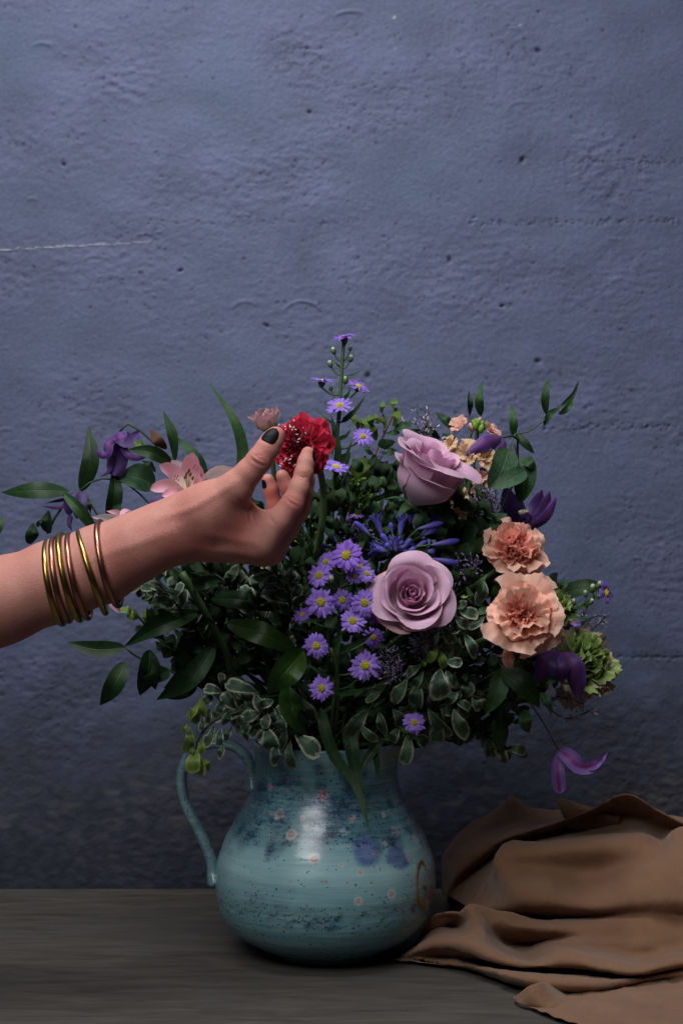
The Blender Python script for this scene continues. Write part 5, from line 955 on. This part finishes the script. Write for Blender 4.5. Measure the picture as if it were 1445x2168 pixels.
pleaf('blade', M_mid, T_, [(508, 1010, -.06), (514, 955, -.062), (500, 900, -.065), (474, 855, -.06), (444, 812, -.055)], 25, prof(.3, .9), n=22, m=6, fold=.2, twist=(-35, 25), nh=(.3, -1, .2)); ptube('stem', M_stem, T_, [(508, 1008, -.06), (520, 1060, -.04), (580, 1300, 0), (675, 1565, 0)], 6)
# upper middle: light leaved sprig with reddish stem
sprig('pistachio_sprig', 'sprig of small light green leaves on a reddish stem behind the tall aster', 'foliage', [(830, 880, .02), (812, 920, .015), (780, 990, .0), (745, 1060, .0), (735, 1150, .0), (700, 1560, 0)],
  [(830, 902, 838, 862, 17), (833, 868, 837, 843, 13), (810, 875, 812, 849, 12), (812, 914, 810, 876, 16), (798, 931, 787, 895, 17), (789, 899, 781, 878, 13), (803, 897, 795, 876, 12), (834, 907, 871, 893, 16, M_mid), (818, 916, 846, 915, 13, M_mid), (799, 942, 836, 935, 19, M_mid), (803, 957, 839, 952, 19, M_dark), (744, 1005, 790, 974, 27, M_olive, -.03), (748, 1032, 790, 999, 25, M_olive, -.03), (712, 980, 742, 960, 22, M_olive, -.02), (742, 902, 751, 876, 17, None, .02), (754, 905, 760, 885, 14, None, .02), (764, 908, 774, 886, 14, None, .02), (775, 1000, 820, 975, 26, M_dark, .01), (700, 960, 712, 930, 18, M_olive, .01), (690, 1100, 672, 1060, 22, M_olive), (790, 960, 770, 940, 14, M_mid), (720, 1020, 700, 1000, 14, M_olive)], M_olive, .01, seed=25, pf=OVATE, smat=M_rstem, stw=5, cup=.15, wsc=1.25)
# right: heart leaves, trail, back leaves
sprig('heart_leaves', 'three broad heart shaped green leaves beside the purple bud pair', 'foliage', [(1088, 940, -.005), (1095, 985, .005), (1070, 1060, .02), (900, 1400, .03), (740, 1570, .02)], [(1076, 950, 1034, 1036, 58, M_soft, -.012), (1112, 996, 1036, 1036, 38, M_soft, -.016), (1106, 968, 1098, 1066, 56, M_dark, -.004), (1110, 972, 1128, 992, 26, M_mid, -.008)], M_mid, .0, seed=26, pf=prof(.4, .7), cup=.2, wave=.05, n=14, m=8)
sprig('leafy_vine', 'thin vine with narrow leaves trailing up the wall, top of the bouquet', 'foliage', [(1206, 846, .06), (1184, 864, .06), (1152, 888, .055), (1115, 916, .05), (1085, 926, .04), (1040, 1060, .04), (760, 1560, .02)], [(1086, 928, 1080, 854, 19), (1155, 878, 1161, 799, 18), (1184, 862, 1225, 804, 10), (1182, 878, 1213, 842, 14), (1150, 902, 1185, 860, 14), (1092, 916, 1131, 960, 24, M_dark)], M_mid, .055, seed=27, pf=LANCE, stw=3, smat=M_stem, n=12, m=4, fold=.15, bend=.003)
sprig('ruscus_sprig', 'dark pointed leaves standing behind the apricot flower spike', 'foliage', [(1006, 890, .05), (985, 960, .05), (960, 1080, .05), (760, 1550, .02)], [(1018, 882, 1019, 809, 20, M_mid), (993, 882, 992, 827, 15), (966, 912, 918, 870, 24), (914, 938, 868, 909, 26), (962, 948, 938, 918, 32), (930, 930, 905, 900, 16)], M_dark, .05, seed=28, pf=LANCE, n=12, m=5, fold=.15)
sprig('rose_leaf', 'pair of very large dark leaves between side rose and upper carnation', 'foliage', [(950, 1170, -.02), (930, 1230, -.01), (850, 1420, .0), (720, 1570, 0)], [(958, 1125, 868, 1052, 84), (940, 1168, 1072, 1088, 84, None, -.006), (955, 1060, 975, 1020, 26), (1000, 1170, 1050, 1230, 50)], M_dark, -.02, seed=29, pf=OVATE, cup=.2, wave=.05, n=16, m=8, fold=.1, bend=.014)
sprig('dark_leaf', 'dark oval leaf sticking out beside the violet aster sprig', 'leaf', [(1185, 1262, .03), (1120, 1320, .03), (760, 1560, .02)], [(1182, 1258, 1282, 1240, 38), (1160, 1240, 1180, 1215, 26), (1172, 1250, 1196, 1224, 13, M_soft, -.01), (1180, 1252, 1202, 1226, 10, M_soft, -.012)], M_dark, .02, seed=30, pf=OVATE, n=16, m=6)
sprig('fanned_leaf_spray', 'dark leaves with pale midribs fanned out below the lower carnation', 'foliage', [(1060, 1418, -.05), (1020, 1440, -.04), (900, 1520, -.02), (740, 1578, 0)], [(1062, 1412, 1026, 1514, 42, M_mid), (1058, 1418, 1142, 1498, 52, M_dark), (1138, 1456, 1182, 1436, 20, M_mid, .01), (1142, 1466, 1167, 1512, 20, M_mid, .01), (1112, 1502, 1118, 1552, 30, M_mid, .01), (1060, 1500, 1062, 1600, 40, M_dark, .02), (1000, 1430, 1010, 1500, 40, M_dark, .02)], M_dark, -.05, seed=31, pf=LANCE, n=14, m=6, fold=.14)
T_ = thing('grass_blades', 'long dark green blades bending down over the front of the jug', 'foliage', P(740, 1540, -.06))
for pts, w in (([(680, 1500, -.06), (686, 1540, -.074), (708, 1602, -.078), (752, 1662, -.084), (780, 1755, -.104)], 26), ([(735, 1535, -.055), (742, 1575, -.074), (752, 1630, -.078), (768, 1690, -.086)], 33), ([(806, 1560, -.06), (795, 1580, -.072), (772, 1614, -.076), (762, 1650, -.08)], 22), ([(784, 1575, -.066), (794, 1600, -.073), (799, 1630, -.074), (797, 1656, -.076)], 15)):
    pleaf('blade', M_dark, T_, pts, w, prof(.25, .7), n=20, m=6, fold=.22, nh=(.2, -1, .3))
ptube('stem', M_stem, T_, [(735, 1535, -.055), (715, 1560, -.03), (700, 1600, -.01), (695, 1640, 0)], 7)

# ------------------------------------------------------------------ wispy limonium and green seed discs
def wisp(label, root, tips, mat, seed, nb=60, fl=.0013):
    q = np.random.RandomState(seed); T_ = thing('limonium_sprig', label, 'limonium', P(*root), 'wispy limonium sprigs'); a = V3(P(*root)); st_, fs = [], []
    for tp in tips:
        b = V3(P(*tp)); m = (a+b)/2+q.normal(size=3)*.004; st_.append(tube_data([a, m, b], .0006, .0004, n=8, m=4)); C_ = resample([a, m, b], 40)
        for k in range(nb//len(tips)):
            p = C_[q.randint(12, 41)]+q.normal(size=3)*.0016; d = unit(unit(b-a)*.8+q.normal(size=3)*.7)
            st_.append(tube_data([p, p+d*.003], .00025, .0002, n=2, m=3)); fs.append(ribbon([p+d*.002, p+d*.004, p+d*.0062], fl*.55, prof(.6, .5, .1), nh=q.normal(size=3), n=3, m=2, cup=.8))
    v, f, uv = merge(st_); mesh_obj('stem', v, f, M_dstem, T_, uvs=uv); v, f, uv = merge(fs); o = mesh_obj('florets', v, f, mat, T_, uvs=uv); o['kind'] = 'stuff'; return T_
wisp('mauve limonium tuft under the open rose', (890, 1400, -.09), [(905, 1325, -.11), (890, 1345, -.115), (922, 1335, -.115), (915, 1360, -.11), (880, 1350, -.1)], M_lim, 1, 200)
wisp('mauve limonium tuft beside the lower aster heads', (850, 1450, -.07), [(820, 1385, -.09), (835, 1375, -.09), (805, 1405, -.09), (838, 1400, -.09)], M_lim, 2, 150)
wisp('mauve limonium between apricot spike and heart leaves', (1030, 1110, 0), [(1015, 1030, -.02), (1035, 1040, -.02), (1050, 1050, -.02), (1025, 1060, -.02), (1005, 1055, -.02)], M_lim, 3, 170)
wisp('mauve limonium spikes left of the upper carnation', (985, 1240, -.05), [(970, 1185, -.07), (990, 1180, -.07), (1008, 1190, -.07), (1000, 1205, -.07)], M_lim, 4, 130)
wisp('pale airy limonium above the side rose', (900, 960, .02), [(862, 895, .02), (880, 868, .02), (898, 862, .02), (905, 890, .02), (870, 920, .01), (918, 905, .02), (930, 930, .01), (868, 935, 0)], M_limw, 5, 130, .0017)
wisp('thin limonium tail sticking out below the green ranunculus', (1150, 1490, -.01), [(1205, 1478, -.01), (1255, 1502, -.012), (1232, 1490, -.01)], M_limw, 6, 70, .0017)
wisp('mauve limonium shadowed between asters and blue buds', (740, 1160, -.04), [(715, 1100, -.05), (735, 1105, -.05), (755, 1120, -.05), (770, 1110, -.05)], M_lim, 7, 130)
wisp('pale limonium strands behind the violet aster sprig', (1225, 1345, .02), [(1235, 1290, .01), (1268, 1302, .01), (1280, 1305, .01)], M_limw, 8, 50)
q = np.random.RandomState(9); T_ = thing('pennycress_sprig', 'cloud of tiny lime green seed discs left of the side rose', 'foliage', P(770, 1150, -.01)); st_, fs = [], []; root = V3(P(770, 1150, -.01))
for i in range(95):
    px, py = (q.uniform(735, 815), q.uniform(1010, 1075)) if i < 60 else (q.uniform(615, 700), q.uniform(1080, 1180)); p = V3(P(px, py, q.uniform(-.05, -.01))); hub = V3(P(770 if i < 60 else 660, 1090 if i < 60 else 1190, -.02)); st_.append(tube_data([root if i % 9 == 0 else hub, (hub+p)/2+q.normal(size=3)*.004, p], .0004, .0003, n=5, m=4))
    fs.append(ball_data(p, pxm(q.uniform(2.0, 4.2)), 4, 7, q.normal(size=3), .35))
v, f, uv = merge(st_); mesh_obj('stem', v, f, M_stem, T_, uvs=uv); v, f, uv = merge(fs); o = mesh_obj('seed_discs', v, f, M_pod, T_, uvs=uv); o['kind'] = 'stuff'

# ------------------------------------------------------------------ uncountable dark greenery inside the bunch
poly = np.array([(420, 1060), (560, 1050), (660, 1020), (760, 960), (860, 960), (1000, 980), (1075, 1090), (1110, 1180), (1170, 1290), (1175, 1430), (1120, 1520), (1020, 1560), (880, 1585), (620, 1570), (530, 1520), (420, 1450), (330, 1400), (300, 1290), (350, 1200)], float)
def inside(x, y):
    c = False; j = len(poly)-1
    for i in range(len(poly)):
        if (poly[i, 1] > y) != (poly[j, 1] > y) and x < (poly[j, 0]-poly[i, 0])*(y-poly[i, 1])/(poly[j, 1]-poly[i, 1])+poly[i, 0]: c = not c
        j = i
    return c
q = np.random.RandomState(17); parts = []; n = 0
while n < 2100:
    x, y = q.uniform(300, 1180), q.uniform(960, 1590)
    if not inside(x, y): continue
    e = 1-min(1, ((x-735)/470)**2+((y-1300)/340)**2); Y = q.uniform(-.03-.050*e, .05+.08*e); a = math.atan2(y-1560, x-700)+q.normal()*.6; L = q.uniform(26, 56)
    x1, y1 = x+math.cos(a)*L, y+math.sin(a)*L
    if not inside(x1, y1): continue
    n += 1; parts.append(ribbon([P(x, y, Y), P((x+x1)/2, (y+y1)/2, Y-.008), P(x1, y1, Y+q.uniform(-.01, .012))], pxm(q.uniform(6, 15)), q.choice([LANCE, OVATE, OBOV]), nh=(q.normal()*.5, -1, q.normal()*.4+.2), n=6, m=4, cup=q.uniform(-.2, .3), fold=q.uniform(0, .2)))
for i in range(46):
    a = q.uniform(0, 6.28); e = MOUTH+V3((math.cos(a)*.046*q.uniform(.2, 1), math.sin(a)*.046*q.uniform(.2, 1), 0)); s = V3(P(q.uniform(420, 1080), q.uniform(1180, 1480), q.uniform(-.03, .08))); parts.append(tube_data([s, s*.4+e*.6, e, e-V3((0, 0, .10))], .0014, .0016, n=10, m=5))
v, f, uv = merge(parts); o = mesh_obj('bouquet_foliage', v, f, M_fill, loc=tuple(MOUTH), uvs=uv); tag(o, 'dense dark green foliage filling the inside of the bouquet', 'foliage', kind='stuff')
